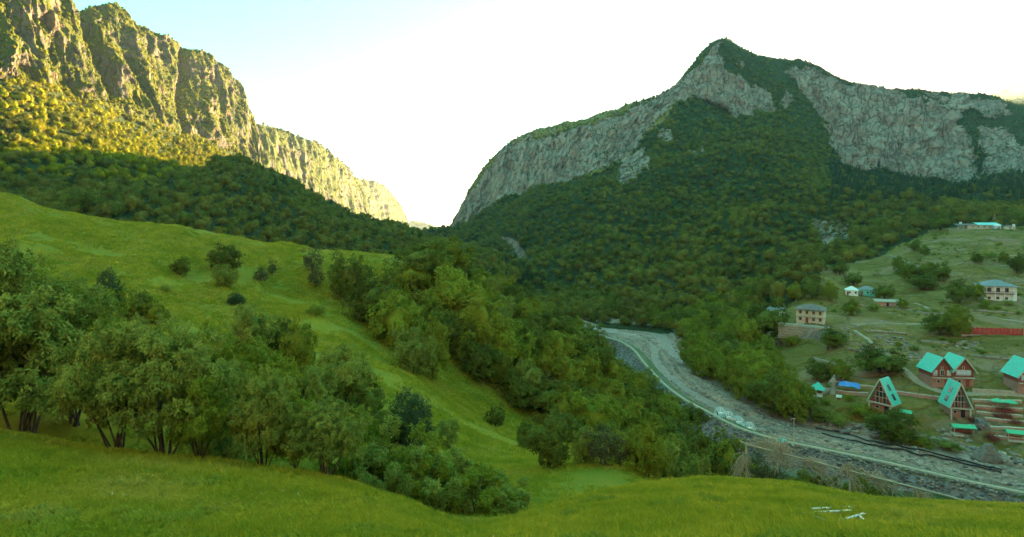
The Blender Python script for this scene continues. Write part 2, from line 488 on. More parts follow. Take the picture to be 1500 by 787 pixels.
Yh, Zh = line(px, yH, YH)
rl = [
    (Ya - 14, Za - 12), (Ya, Za),
    (Ya + 7, (HY - pchip(*L('540:385 640:420 700:440 800:461 880:476 990:490 1010:524 1050:548 1100:572 1150:599 1190:615 1290:630 1400:641 1480:660 1600:688 1900:720'), px)) / FPX * (Ya + 7)),
    line(px, '540:375 700:430 800:448 880:455 990:462 1050:510 1100:545 1150:575 1190:590 1290:600 1400:612 1500:625 1900:680', '540:800 640:600 700:540 800:470 880:415 990:370 1050:270 1100:230 1150:200 1190:186 1290:176 1400:170 1500:163 1900:150'),
    line(px, '540:370 700:426 800:440 880:440 990:440 1100:505 1190:545 1290:560 1400:568 1500:572 1900:600', '540:850 640:700 700:620 800:530 880:470 990:410 1100:270 1190:220 1290:196 1400:186 1500:180 1900:175'),
    line(px, '540:365 700:420 800:430 880:417 990:412 1100:475 1150:498 1190:501 1240:496 1300:500 1400:505 1500:505 1900:520', '540:900 640:800 700:680 800:590 880:520 990:460 1100:320 1190:255 1300:240 1400:225 1500:215 1900:210'),
    line(px, '540:362 700:412 880:395 990:390 1100:450 1150:472 1190:474 1250:472 1300:470 1400:470 1500:480 1900:490', '540:950 640:900 700:740 880:580 990:520 1100:370 1150:290 1190:268 1300:270 1400:262 1500:250 1900:240'),
    line(px, '540:360 700:390 800:380 880:350 990:350 1100:400 1200:432 1250:436 1300:436 1400:440 1465:443 1500:440 1900:450', '540:1050 640:1000 700:830 800:780 880:700 990:650 1100:480 1200:360 1300:340 1400:310 1500:300 1900:290'),
    line(px, '540:358 700:360 800:325 900:295 1000:300 1100:330 1200:370 1300:352 1400:337 1450:334 1500:334 1900:330', '540:1200 700:1000 800:900 900:820 1000:780 1100:650 1200:520 1300:500 1400:480 1500:470 1900:450'),
    line(px, '540:355 700:338 800:300 900:270 1000:235 1100:240 1200:285 1300:303 1400:302 1500:302 1900:300', '540:1300 700:1180 800:1030 900:940 1000:950 1100:880 1200:780 1300:720 1400:700 1500:700 1900:700'),
    line(px, '540:352 655:341 690:324 740:292 800:277 850:269 900:248 960:190 1000:158 1065:170 1130:162 1180:185 1215:215 1240:248 1330:262 1430:268 1500:262 1900:260', '540:1450 655:1400 740:1340 800:1240 900:1120 960:1130 1065:1170 1130:1210 1215:1250 1330:1290 1430:1220 1500:1160 1900:1160'),
    (Yh, Zh), (Yh + 120, Zh - 50), (Yh + 600, Zh - 350),
]
def f_right(S):
    px, py, V = S.px, S.py, S.V
    j1 = fbm(S.X / 34, S.Y / 34, S.Z / 34, 5, 41, gain=.65) * 17; j2 = fbm(S.X / 30, S.Y / 30, S.Z / 30, 5, 59, gain=.65) * 13
    rock = np.zeros(px.shape, bool)
    big = V > 8.2
    for i, P in enumerate(ROCK_R):
        k = 1.0 if i < 10 else 0.35
        rock |= inpoly(px + j1 * k, py + j2 * k, P) & (big | (i >= 10)) & (V < 11.2)
    grass = inpoly(px + j1 * 0.6, py + j2 * 0.4, GRASS_R) & (V < 8.3)
    # strip of alpine grass on the back of the left wall
    alp = (V > 10.0) & (px < 985) & ~rock
    rk = rock.astype(np.float32)
    for _ in range(2):
        rk[1:-1, 1:-1] = (rk[1:-1, 1:-1] * 2 + rk[:-2, 1:-1] + rk[2:, 1:-1] + rk[1:-1, :-2] + rk[1:-1, 2:]) / 6
    # slopes: gullies and spurs
    hill = sm(3.5, 8.0, V) * (1 - 0.6 * sm(9.6, 10.4, V))
    g = fbm(S.X / 130, S.Y / 210, S.Z * 0, 4, 21, ridged=True)
    hill = hill * (1 - sm(1080, 1330, px) * (1 - sm(8.3, 9.0, V)) * .85)
    S.Z += (g * 20 + fbm(S.X / 45, S.Y / 80, S.Z * 0, 3, 23, ridged=True) * 5) * hill * (1 - rk)
    S.Z += fbm(S.X / 18, S.Y / 18, S.Z * 0, 3, 25) * (1.1 * sm(2.2, 4.0, V) * (1 - sm(7, 8, V)) + 2.5 * sm(7.5, 8.5, V))
    # cliffs: ribs, blocks, ledges pushed along the horizontal towards the valley
    far = V > 8.2
    A = np.where(far, 1.0, 0.06)
    warp = fbm(S.X / 60, S.Y / 60, S.Z / 60, 3, 31) * 22
    r1 = fbm((S.X + warp) / 46, S.Y / 60, (S.Z + warp) / 150, 4, 33, ridged=True)
    r2 = fbm((S.X + S.Z * 0.35) / 17, S.Y / 17, (S.Z - S.X * 0.2 + warp) / 34, 4, 35, ridged=True, gain=0.6)
    r3 = fbm(S.X / 6, S.Y / 6, S.Z / 9, 3, 39)
    d = (r1 * 20 + r2 * 11 + r3 * 3.5) * rk * A
    st = (S.Z + warp * 0.8) / 21
    step = (sm(0.55, 0.95, st - np.floor(st)) - (st - np.floor(st))) * 9
    S.Y -= d * 0.9
    S.X += d * 0.15
    S.Z += (step * 0.7 + r2 * 2.5) * rk * A
    # crest of the ridge stays ragged
    cr = sm(10.3, 11.0, V) * (1 - sm(11.3, 12, V))
    S.Z += cr * fbm(S.X / 12, S.Y / 40, S.Z * 0, 4, 43) * 3.5
    gr = np.where(grass | alp, 1.0, 0.0)
    S.rock, S.grass = rk, gr
    return {'rock': rk, 'grass': gr}
RIGHT = make_sheet('right_mountain', px, rl, [3, 4, 10, 16, 20, 12, 20, 36, 30, 40, 110, 6, 3], M['rock_right'], f_right)

# --- left mountain
px = np.concatenate([np.arange(-620, -20, 5.0), np.arange(-20, 402, 1.5)])
ye = '-620:-120 -100:-60 0:-34 60:-16 90:2 105:8 116:26 128:14 165:9 200:38 240:60 275:74 320:94 345:127 360:157 370:187 376:235 384:262 400:300'
Ye, Ze = line(px, ye, '-620:560 -100:600 0:640 105:740 120:790 200:890 300:1060 360:1180 376:1200 400:1200')
ll = [
    line(px, zs='-620:-30 0:-30 300:-50 400:-60', Ys='-620:360 0:380 200:450 300:570 400:800'),
    line(px, '-620:260 0:285 100:288 200:288 300:275 376:265 400:300', '-620:380 0:410 200:490 300:640 376:900 400:900'),
    line(px, '-620:200 0:215 100:222 200:238 300:250 350:246 376:258 400:301', '-620:440 0:480 100:530 200:610 300:770 376:1000 400:1020'),
    line(px, '-620:100 0:118 60:130 120:150 200:174 260:200 310:211 350:226 376:250 400:302', '-620:500 -100:530 0:560 100:650 200:780 300:960 376:1120 400:1120'),
    (Ye, Ze), (Ye + 60, Ze - 10), (Ye + 300, Ze - 160),
]
def f_left(S):
    V, px, py = S.V, S.px, S.py
    cl = sm(2.86, 3.1, V + fbm(S.X / 40, S.Y / 40, S.Z / 40, 3, 61) * 0.14) * (1 - sm(4.1, 4.5, V)) * (1 - sm(388, 400, px))
    hill = sm(0.6, 1.6, V) * (1 - cl)
    S.Z += fbm(S.X / 90, S.Y / 140, S.Z * 0, 4, 65, ridged=True) * 9 * hill
    warp = fbm(S.X / 70, S.Y / 70, S.Z / 70, 3, 67) * 26
    # three big buttresses with deep gullies between
    b = np.exp(-((px + warp * 0.5 - 118 - (py - 20) * 0.42) / 9) ** 2) * 26 * (py < 150) + np.exp(-((px + warp * .4 - 262 - (py - 75) * 0.05) / 7) ** 2) * 22
    r1 = fbm((S.X + warp + S.Z * 0.25) / 44, S.Y / 60, (S.Z + warp) / 170, 4, 69, ridged=True)
    r2 = fbm((S.X + S.Z * 0.2) / 15, S.Y / 17, (S.Z + warp) / 42, 4, 71, ridged=True, gain=0.6)
    r3 = fbm(S.X / 5, S.Y / 6, S.Z / 9, 3, 73)
    d = (r1 * 17 + r2 * 6.5 + r3 * 2.0 - b) * cl
    S.Y -= d * 0.3
    S.X += d * 0.9
    S.Z += (r2 * 2.5 + fbm(S.X / 8, S.Y / 30, S.Z * 0, 3, 75) * 2.0) * cl
    rk = cl * np.where(fbm(S.X / 20, S.Y / 20, S.Z / 60, 4, 77) + 0.25 * r1 > -0.28, 1, 0.0)
    S.rock, S.cl = rk, cl
    return {'rock': rk, 'grass': np.zeros(px.shape)}
LEFT = make_sheet('left_mountain', px, ll, [3, 20, 40, 130, 8, 4], M['rock_left'], f_left)

# --- wooded spur in front of it, running down towards the gorge
px = np.concatenate([np.arange(-620, -20, 8.0), np.arange(-20, 760, 4.0)])
Ys_, Zs_ = line(px, '-620:240 0:270 120:272 240:267 300:252 332:237 350:236 376:250 430:272 500:308 600:342 660:360 740:380', '-620:380 0:400 200:450 300:560 376:640 430:680 600:700 740:700')
sl = [
    line(px, zs='-620:-20 0:-25 300:-40 600:-60 760:-62', Ys='-620:205 0:205 300:240 500:290 650:320 760:340'),
    line(px, zs='-620:-6 0:-8 300:-18 600:-38 760:-48', Ys='-620:230 0:230 300:265 500:320 650:350 760:370'),
    line(px, '-620:262 0:284 100:290 200:298 300:298 400:322 500:350 600:366 660:376 740:395', '-620:320 0:330 200:350 300:390 400:430 500:450 600:480 740:500'),
    line(px, '-620:250 0:276 120:280 240:277 300:268 350:256 376:266 430:290 500:325 600:352 660:367 740:388', '-620:350 0:365 200:400 300:470 376:530 430:550 600:590 740:600'),
    (Ys_, Zs_), (Ys_ + 60, Zs_ - 45), (Ys_ + 200, Zs_ - 160),
]
def f_spur(S):
    S.Z += fbm(S.X / 80, S.Y / 110, S.Z * 0, 4, 81, ridged=True) * 6 * sm(1.2, 2.2, S.V)
    z = np.zeros(S.V.shape); S.rock = z; S.grass = z
    return {'rock': z, 'grass': z}
SPUR = make_sheet('wooded_spur', px, sl, [3, 14, 20, 20, 8, 6], M['rock_left'], f_spur)

# --- far walls of the gorge
def far_wall(name, px, top, Yt, base, Yb, seed, amp, back=250, lit=1):
    Yt_, Zt = line(px, top, Yt); Yb_, Zb = line(px, base, Yb)
    def f(S):
        w = sm(0.6, 1.2, S.V) * (1 - sm(2.1, 2.6, S.V))
        a = amp
        warp = fbm(S.X / (a * 4), S.Y / (a * 4), S.Z / (a * 4), 3, seed) * a
        r1 = fbm((S.X + warp) / (a * 2.2), S.Y / (a * 3), S.Z / (a * 8), 4, seed + 3, ridged=True)
        r2 = fbm((S.X + S.Z * 0.2) / (a * .7), S.Y / (a * .8), S.Z / (a * 2), 4, seed + 5, ridged=True)
        d = (r1 * a * 0.8 + r2 * a * 0.35) * w
        S.Y -= d * 0.7; S.X += d * 0.6
        S.Z += r2 * a * 0.12 * w + fbm(S.X / (a * .5), S.Y / (a * 2), S.Z * 0, 3, seed + 7) * a * 0.12 * sm(1.5, 2, S.V)
        S.rock = w
        return {'rock': w, 'grass': np.zeros(w.shape)}
    return make_sheet(name, px, [(Yb_ - 120, Zb - 90), (Yb_, Zb), (Yt_, Zt), (Yt_ + back, Zt - back * 0.5)], [6, 80, 8], M['rock_far'], f)
WALL1 = far_wall('gorge_wall', np.arange(300, 600, 1.5), '300:140 340:160 372:181 400:188 430:198 470:215 495:233 515:256 525:276 535:302 548:335 600:360', '300:1300 370:1450 460:1800 548:2400 600:2500',
         '300:300 370:300 430:320 500:345 600:372', '300:1200 370:1350 460:1680 548:2250 600:2300', 101, 26)
WALL2 = far_wall('gorge_wall', np.arange(470, 660, 1.5), '470:245 500:252 522:262 545:266 560:272 575:288 590:310 602:335 625:350 660:360', '470:2400 540:2900 600:3800 660:4000',
         '470:345 560:350 660:365', '470:2250 540:2700 600:3500 660:3600', 131, 34)
WALL3 = far_wall('far_peak', np.arange(540, 800, 2.0), '540:350 585:338 604:323 620:326 640:333 655:336 668:345 720:352 800:356', '540:4600 800:4600',
         '540:362 800:362', '540:4200 800:4200', 151, 70, 500)
WALL4 = far_wall('far_ridge', np.concatenate([np.arange(1350, 1510, 2.0), np.arange(1510, 1950, 8.0)]), '1350:170 1410:150 1445:142 1470:130 1500:122 1600:112 1950:140', '1350:2700 1950:2600',
         '1350:220 1950:220', '1350:2400 1950:2300', 171, 50, 600)

# --- unseen slope, grass then pale rock, added behind camera to bounce warm sun forward
aa, rr_ = np.meshgrid(np.radians(np.arange(92, 268.1, 1.0)), np.concatenate([np.linspace(0.3, 60, 16), np.linspace(70, 1300, 110)]))
bx_, by_ = np.sin(aa) * rr_, np.cos(aa) * rr_
bz_ = np.interp(rr_, [0, 60, 200, 290, 370, 520, 900, 1300], [-1.62, 6, 50, 110, 310, 375, 380, 300])
bz_ = bz_ + fbm(bx_ / 120, by_ / 120, bx_ * 0, 5, 251, ridged=True) * np.clip(rr_ / 40, 0, 22) - 8 * sm(30, 200, rr_)
bz_ = np.minimum(bz_, 405)
brk = sm(280, 320, rr_ + fbm(bx_ / 60, by_ / 60, bx_ * 0, 3, 253) * 60)
M['rock_sun_bounce'] = mat_mountain('sun_bounce_slope_ground', (0.42, 0.36, 0.29), (0.30, 0.26, 0.21), (0.45, 0.40, 0.34), (0.06, 0.075, 0.018), (0.10, 0.10, 0.022), 0.85)
tag(link('sun_bounce_slope', mesh_np('sun_bounce_slope', np.stack([bx_, by_, bz_], -1), grid_faces(*aa.shape), True, (M['rock_sun_bounce'],), {'rock': brk, 'grass': 1 - brk})), kind='structure')

# --- river bed: a sheet that follows the channel, t across (0 left bank .. 1 right bank), s along it
ZW = -52.0
def onplane(px, py, z=ZW):
    Y = -z * FPX / (py - HY)
    return np.array([(px - CX) / FPX * Y, Y])
left_c = [(835, 478), (862, 484), (884, 492), (912, 501), (932, 514), (946, 532), (968, 557), (1000, 585), (1040, 608), (1090, 634), (1140, 648), (1200, 662), (1300, 684), (1400, 708), (1500, 728), (1650, 752), (1900, 785)]
right_c = [(850, 468), (880, 476), (925, 483), (985, 492), (1003, 512), (1012, 530), (1032, 548), (1062, 565), (1110, 590), (1158, 614), (1215, 632), (1290, 643), (1350, 652), (1410, 664), (1485, 684), (1600, 712), (1900, 752)]
LC = np.array([onplane(a, b + 6) for a, b in left_c]); RC = np.array([onplane(a, b - 8) for a, b in right_c])
def resample(P, n):
    k = np.arange(len(P)); t = np.linspace(0, len(P) - 1, n)
    return np.stack([pchip(k, P[:, i], t) for i in range(P.shape[1])], -1)
NS, NC = 620, 90
lc, rc = resample(LC, NS), resample(RC, NS)
tt = np.linspace(0, 1, NC)[None, :, None]
G2 = lc[:, None] * (1 - tt) + rc[:, None] * tt
ss = np.concatenate([[0], np.cumsum(np.linalg.norm(np.diff((lc + rc) / 2, axis=0), axis=1))])
Sg = np.broadcast_to(ss[:, None], (NS, NC)); Tg = np.broadcast_to(tt[..., 0], (NS, NC))
bx, by = G2[..., 0], G2[..., 1]
wn = fbm(Sg / 40, Tg * 3, Sg * 0, 3, 201)
# two braids of muddy water between gravel bars
ch1 = np.exp(-((Tg - 0.74 - 0.13 * wn) / 0.13) ** 2)
ch2 = np.exp(-((Tg - 0.33 + 0.18 * fbm(Sg / 55 + 9, Tg * 0, Sg * 0, 2, 203)) / 0.10) ** 2) * sm(-0.2, 0.2, fbm(Sg / 60, Tg * 0, Tg * 0, 2, 205) + 0.2)
wet = np.clip(ch1 + ch2, 0, 1)
zz = ZW + 0.9 - 1.5 * wet + fbm(Sg / 14, Tg * 7, bx * 0, 4, 207) * 0.8 + fbm(bx / 1.6, by / 1.6, bx * 0, 3, 209) * 0.3
zz = zz + np.maximum(0, np.abs(Tg - 0.5) * 2 - 0.9) * 6
def mat_gravel():
    t = NT('river_gravel')
    p = t.pos()
    s_, t_ = t.attr('along'), t.attr('across')
    cmb = t.n('ShaderNodeCombineXYZ'); t.l(t.math('MULTIPLY', s_, 0.05), cmb.inputs[0]).l(t.math('MULTIPLY', t_, 9.0), cmb.inputs[1])
    streak = t.noise(cmb.outputs[0], 1.6, 6, 0.65)
    n = t.noise(p, 0.5, 6, 0.7); st = t.n('ShaderNodeTexVoronoi'); st.inputs['Scale'].default_value = 1.8; t.l(p, st.inputs['Vector'])
    c = t.mix(t.g(streak, 0.40, 0.58), (0.14, 0.088, 0.066), (0.31, 0.195, 0.138))
    c = t.mix(t.g(n, 0.45, 0.7), c, (0.33, 0.225, 0.165))
    c = t.mix(t.math('MULTIPLY', t.g(t.noise(p, 0.09, 4, 0.6), 0.5, 0.62), 0.5), c, (0.15, 0.115, 0.10))
    k = t.n('ShaderNodeHueSaturation'); t.l(c, k.inputs['Color']); t.l(t.math('ADD', t.math('MULTIPLY', st.outputs['Color'], 0.7), 0.65), k.inputs['Value'])
    return t.done(k.outputs[0], 0.9, t.bump(st.outputs[0], 0.6, 0.3), 0.2)
M['gravel'] = mat_gravel()
co = np.stack([bx, by, zz], -1)
tag(link('river_bed', mesh_np('river_bed', co, grid_faces(NS, NC, True), True, (M['gravel'],), {'along': Sg, 'across': Tg})), kind='structure')
reg(co, NS, NC, 4)
def mat_water():
    t = NT('muddy_water')
    p = t.pos()
    cmb = t.n('ShaderNodeCombineXYZ'); t.l(t.math('MULTIPLY', t.attr('along'), 0.3), cmb.inputs[0]).l(t.math('MULTIPLY', t.attr('across'), 30.0), cmb.inputs[1])
    n = t.noise(cmb.outputs[0], 1.0, 5, 0.7)
    c = t.ramp(n, [(0.35, (0.15, 0.10, 0.075)), (0.58, (0.24, 0.165, 0.12)), (0.70, (0.50, 0.40, 0.32))])
    return t.done(c, 0.35, t.bump(t.noise(p, 1.4, 4), 0.7, 0.3), 0.4)
wz = np.full(bx.shape, ZW + 0.02) + fbm(bx / 2.5, by / 2.5, bx * 0, 3, 211) * 0.07
tag(link('river_water', mesh_np('river_water', np.stack([bx, by, wz], -1)[:, 4:-4].reshape(-1, 3), grid_faces(NS, NC - 8, True), True, (mat_water(),),
    {'along': Sg[:, 4:-4], 'across': Tg[:, 4:-4]})), kind='structure')

# --- levee on the left bank: crest path, dark stone slope towards the flat land
crest_px = [(840, 481), (868, 487), (888, 494), (912, 502), (930, 514), (944, 532), (966, 556), (998, 582), (1038, 604), (1086, 628), (1140, 644), (1200, 657), (1300, 678), (1400, 701), (1500, 722), (1650, 748), (1900, 780)]
ZC = -48.8
CR = resample(np.array([onplane(a, b, ZC) for a, b in crest_px]), 420)
tg = np.gradient(CR, axis=0); tg /= np.linalg.norm(tg, axis=1)[:, None]
nrm = np.stack([tg[:, 1], -tg[:, 0]], -1)          # to the left bank side
if (nrm[200] @ np.array([-1, -1])) < 0: nrm = -nrm
prof = [(-6.5, -4.2), (-4.0, -1.6), (-2.6, -0.35), (-1.1, -0.05), (0.9, 0.0), (1.4, -0.3), (2.6, -1.2), (4.2, -2.4), (5.8, -3.4), (7.0, -3.8)]
pd = np.interp(np.linspace(0, len(prof) - 1, 46), range(len(prof)), [p[0] for p in prof]); pz = np.interp(np.linspace(0, len(prof) - 1, 46), range(len(prof)), [p[1] for p in prof])
lx = CR[:, 0][:, None] + nrm[:, 0][:, None] * pd[None]; ly = CR[:, 1][:, None] + nrm[:, 1][:, None] * pd[None]
lz = ZC + np.broadcast_to(pz[None], lx.shape)
slope = sm(1.2, 2.0, np.broadcast_to(pd[None], lx.shape))
lz = lz + (fbm(lx / 1.1, ly / 1.1, lx * 0, 3, 221) * 0.5 + fbm(lx / 4, ly / 4, lx * 0, 2, 223) * 0.4) * slope - 0.03
def mat_riprap():
    t = NT('dark_stone_slope')
    p = t.pos()
    v = t.n('ShaderNodeTexVoronoi'); v.inputs['Scale'].default_value = 1.5; t.l(p, v.inputs['Vector'])
    sd = t.attr('side')
    stone = t.mix(t.math('MULTIPLY', v.outputs['Color'], 1.0), (0.10, 0.085, 0.08), (0.24, 0.20, 0.185))
    gr = t.mix(t.g(t.noise(p, 0.4, 5), 0.4, 0.6), (0.075, 0.10, 0.022), (0.15, 0.125, 0.08))
    c = t.mix(t.g(t.math('ADD', sd, t.math('MULTIPLY', t.math('SUBTRACT', t.noise(p, 0.6, 4), 0.5), 0.4)), 0.45, 0.55), gr, stone)
    return t.done(c, 0.9, t.bump(v.outputs[0], 0.8, 0.35))
co = np.stack([lx, ly, lz], -1)
tag(link('riverside_embankment', mesh_np('riverside_embankment', co, grid_faces(420, 46), True, (mat_riprap(),), {'side': slope})), kind='structure')
reg(co, 420, 46, 4)

# flat gravelly land between the embankment and the hill foot, and the wide ground under everything
def mat_flat():
    t = NT('flat_ground'); p = t.pos()
    n = t.noise(p, 0.25, 6, 0.65)
    c = t.ramp(n, [(0.32, (0.075, 0.085, 0.03)), (0.5, (0.13, 0.115, 0.07)), (0.68, (0.20, 0.175, 0.125))])
    return t.done(c, 0.95, t.bump(t.noise(p, 2.0, 5, 0.7), 0.6, 0.2))
M['flat'] = mat_flat()
gx, gy = np.meshgrid(np.arange(10, 190, 1.2), np.arange(70, 300, 1.2))
gz = ZW - 0.15 + fbm(gx / 9, gy / 9, gx * 0, 4, 231) * 0.5 - 3.0 * sm(0, 6, gx - np.interp(gy, CR[::-1][:, 1], CR[::-1][:, 0]) + 2)
co = np.stack([gx, gy, gz], -1)
tag(link('riverside_flat', mesh_np('riverside_flat', co, grid_faces(*gx.shape), True, (M['flat'],))), kind='structure')
reg(co, *gx.shape, 4)
gx, gy = np.meshgrid(np.linspace(-9000, 9000, 41), np.linspace(-9000, 9000, 41))
tag(link('valley_ground', mesh_np('valley_ground', np.stack([gx, gy, gx * 0 - 82], -1), grid_faces(41, 41), True, (M['flat'],))), kind='structure')

# ------------------------------------------------------------------ ray casting on the built ground
_v = np.concatenate([g[0] for g in GROUND]); _off = np.cumsum([0] + [len(g[0]) for g in GROUND])
_f = np.concatenate([g[1] + o for g, o in zip(GROUND, _off)])
BVH = BVHTree.FromPolygons([tuple(v) for v in _v.tolist()], _f.tolist())
def hit(px, py):
    d = Vector(((px - CX) / FPX, 1, -(py - HY) / FPX)).normalized()
    h = BVH.ray_cast(Vector((0, 0, 0)), d)
    return h[0]
def down(x, y, top=900):
    h = BVH.ray_cast(Vector((x, y, top)), Vector((0, 0, -1)))
    return h[0].z if h[0] is not None else ZW

# ------------------------------------------------------------------ mesh builder for made things
class MB:
    def __init__(s): s.v, s.f = [], []
    def add(s, v, f):
        b = len(s.v); s.v += [tuple(p) for p in v]; s.f += [tuple(i + b for i in q) for q in f]; return s
    def box(s, x0, x1, y0, y1, z0, z1, T=None):
        v = [(x0, y0, z0), (x1, y0, z0), (x1, y1, z0), (x0, y1, z0), (x0, y0, z1), (x1, y0, z1), (x1, y1, z1), (x0, y1, z1)]
        if T is not None: v = [T @ Vector(p) for p in v]
        return s.add(v, [(0, 3, 2, 1), (4, 5, 6, 7), (0, 1, 5, 4), (1, 2, 6, 5), (2, 3, 7, 6), (3, 0, 4, 7)])
    def bar(s, a, b, w, h=None):
        """rectangular bar from a to b"""
        a, b = Vector(a), Vector(b); h = h or w; d = (b - a)
        q = d.to_track_quat('Z', 'Y').to_matrix().to_4x4(); q.translation = a
        return s.box(-w / 2, w / 2, -h / 2, h / 2, 0, d.length, q)
    def tube(s, pts, rads, n=6, cap=True):
        pts = [Vector(p) for p in pts]; b = len(s.v); up = Vector((0.13, 0.21, 1)).normalized()
        for i, p in enumerate(pts):
            d = (pts[min(i + 1, len(pts) - 1)] - pts[max(i - 1, 0)]).normalized()
            a = d.cross(up if abs(d.dot(up)) < 0.95 else Vector((1, 0, 0))).normalized(); c = d.cross(a)
            for k in range(n):
                t = 2 * PI * k / n
                s.v.append(tuple(p + (a * math.cos(t) + c * math.sin(t)) * rads[i]))
        for i in range(len(pts) - 1):
            for k in range(n):
                k2 = (k + 1) % n
                s.f.append((b + i * n + k, b + i * n + k2, b + (i + 1) * n + k2, b + (i + 1) * n + k))
        if cap:
            s.f.append(tuple(b + k for k in range(n))[::-1]); s.f.append(tuple(b + (len(pts) - 1) * n + k for k in range(n)))
        return s
    def mesh(s, name, mat, smooth=False):
        me = bpy.data.meshes.new(name); me.from_pydata(s.v, [], s.f); me.update()
        if mat: me.materials.append(mat)
        if smooth: me.polygons.foreach_set('use_smooth', [True] * len(me.polygons))
        return me
    def build(s, name, mat, parent=None, smooth=False):
        return link(name, s.mesh(name, mat, smooth), parent)

# ------------------------------------------------------------------ trees
def leaf_quads(C, O, n, leaf, r, aspect=0.5, up=0.0):
    """n leaves round each tip centre C, pointing along O (outward) with scatter"""
    k = len(C)
    c = np.repeat(C, n, 0); o = np.repeat(O, n, 0)
    N = k * n
    off = r.normal(size=(N, 3)); off /= np.linalg.norm(off, axis=1)[:, None]
    d = off + o * 0.7; d[:, 2] += up; d /= np.linalg.norm(d, axis=1)[:, None]
    return c, d, off, N

def crown(name, seed, H, Wd, lobes, tips, leaves, leaf, mat, z0=0.0, core=0.55, spread=0.5, tip_r=None, flat_bottom=0.6, top=1.0, lobe_r=0.33, droop=0.0, aspect=0.5):
    r = np.random.default_rng(seed)
    # lobes on an uneven ellipsoid
    i = np.arange(lobes) + 0.5
    ph = np.arccos(1 - 2 * i / lobes * 0.98) ; th = PI * (1 + 5 ** 0.5) * i + r.uniform(0, 6)
    D = np.stack([np.cos(th) * np.sin(ph), np.sin(th) * np.sin(ph), np.cos(ph)], -1) + r.normal(size=(lobes, 3)) * 0.16
    D[:, 2] = np.where(D[:, 2] < 0, D[:, 2] * flat_bottom, D[:, 2] * top)
    rad = r.uniform(0.42, 0.72, lobes)[:, None]
    LCn = D * rad
    lr = lobe_r * r.uniform(0.75, 1.25, lobes)
    # tips on every lobe surface
    T = r.normal(size=(lobes, tips, 3)); T /= np.linalg.norm(T, axis=2)[..., None]
    T = T + 0.55 * (D / np.maximum(np.linalg.norm(D, axis=1)[:, None], 1e-6))[:, None]
    P = LCn[:, None] + T * (lr[:, None, None] * r.uniform(0.55, 1.0, (lobes, tips, 1)))
    P = P.reshape(-1, 3); out = P / np.maximum(np.linalg.norm(P, axis=1)[:, None], 1e-6)
    sc = np.array([Wd / 2, Wd / 2, H / 2])
    P = P * sc; P[:, 2] -= droop * (P[:, 0] ** 2 + P[:, 1] ** 2) ** 0.5
    zmin = P[:, 2].min()
    P[:, 2] += z0 - zmin
    tr = tip_r or leaf * 1.6
    c, d, off, N = leaf_quads(P, out, leaves, leaf, r)
    base = c + off * (r.random((N, 1)) ** 0.6) * tr
    s = leaf * r.uniform(0.6, 1.3, (N, 1))
    # blades lie roughly square to the outside of their spray, a little turned up to the light
    nr_ = off * 0.75 + np.repeat(out, leaves, 0) * 0.75 + np.array([0, 0, 0.35]) + r.normal(size=(N, 3)) * 0.38
    nr_ /= np.linalg.norm(nr_, axis=1)[:, None]
    side = np.cross(nr_, d + r.normal(size=(N, 3)) * .6); side /= np.maximum(np.linalg.norm(side, axis=1)[:, None], 1e-6)
    d = np.cross(side, nr_)
    d += nr_ * 0.15
    w = s * aspect * 0.5
    v = np.stack([base, base + d * s * 0.45 + side * w, base + d * s, base + d * s * 0.5 - side * w], 1).reshape(-1, 3)
    f = np.arange(N * 4).reshape(-1, 4)
    if core > 0:
        # uneven inner mass of twigs and leaves
        nu, nv = 12, 8
        uu, vv = np.meshgrid(np.linspace(0, 2 * PI, nu, endpoint=False), np.linspace(0.12, PI - 0.12, nv))
        q = np.stack([np.cos(uu) * np.sin(vv), np.sin(uu) * np.sin(vv), np.cos(vv)], -1)
        q = q * (core * (1 + 0.35 * vnoise(q[..., 0] * 2.4 + seed, q[..., 1] * 2.4, q[..., 2] * 2.4, seed)))[..., None]
        q[..., 2] = np.where(q[..., 2] < 0, q[..., 2] * flat_bottom, q[..., 2])
        q = q * sc; q[..., 2] += z0 - zmin
        q = q.reshape(-1, 3)
        cf = []
        for a in range(nv - 1):
            for b in range(nu):
                b2 = (b + 1) % nu
                cf.append((a * nu + b, (a + 1) * nu + b, (a + 1) * nu + b2, a * nu + b2))
        f = np.concatenate([f, np.array(cf) + len(v)]); v = np.concatenate([v, q])
    return mesh_np(name, v, f, False, (mat,)), LCn * sc + np.array([0, 0, z0 - zmin])

def trunk_mesh(name, seed, targets, base_r, stems=1, spread=0.35, fork=0.3):
    """stems from the foot, limbs to the masses of leaves"""
    r = random.Random(seed)
    m = MB()
    T = [Vector(t) for t in targets]
    per = [T[i::stems] for i in range(stems)]
    for i, ts in enumerate(per):
        if not ts: continue
        a = 2 * PI * i / stems + r.uniform(-.4, .4)
        b0 = Vector((math.cos(a), math.sin(a), 0)) * (base_r * (1.4 if stems < 6 else 4.5) if stems > 1 else 0)
        cen = sum(ts, Vector()) / len(ts)
        if stems == 1: cen = Vector((cen.x * .2, cen.y * .2, cen.z))
        f = b0.lerp(cen, fork) + Vector((r.uniform(-1, 1), r.uniform(-1, 1), 0)) * base_r
        f2 = b0.lerp(cen, 0.85)
        m.tube([b0 - Vector((0, 0, 0.7)), b0, b0.lerp(f, .5) + Vector((r.uniform(-1, 1), r.uniform(-1, 1), 0)) * base_r * .6, f, f2], [base_r * 1.35, base_r * 1.1, base_r * .9, base_r * .8, base_r * .35], 7)
        for t in ts:
            s = b0.lerp(f, 1) if r.random() < .5 else f.lerp(f2, r.uniform(.1, .8))
            mid = s.lerp(t, .5) + Vector((r.uniform(-1, 1), r.uniform(-1, 1), r.uniform(0, 1))) * (t - s).length * .12
            m.tube([s, mid, t], [base_r * .42, base_r * .26, base_r * .07], 5, False)
    return m.mesh(name, M['bark'], True)

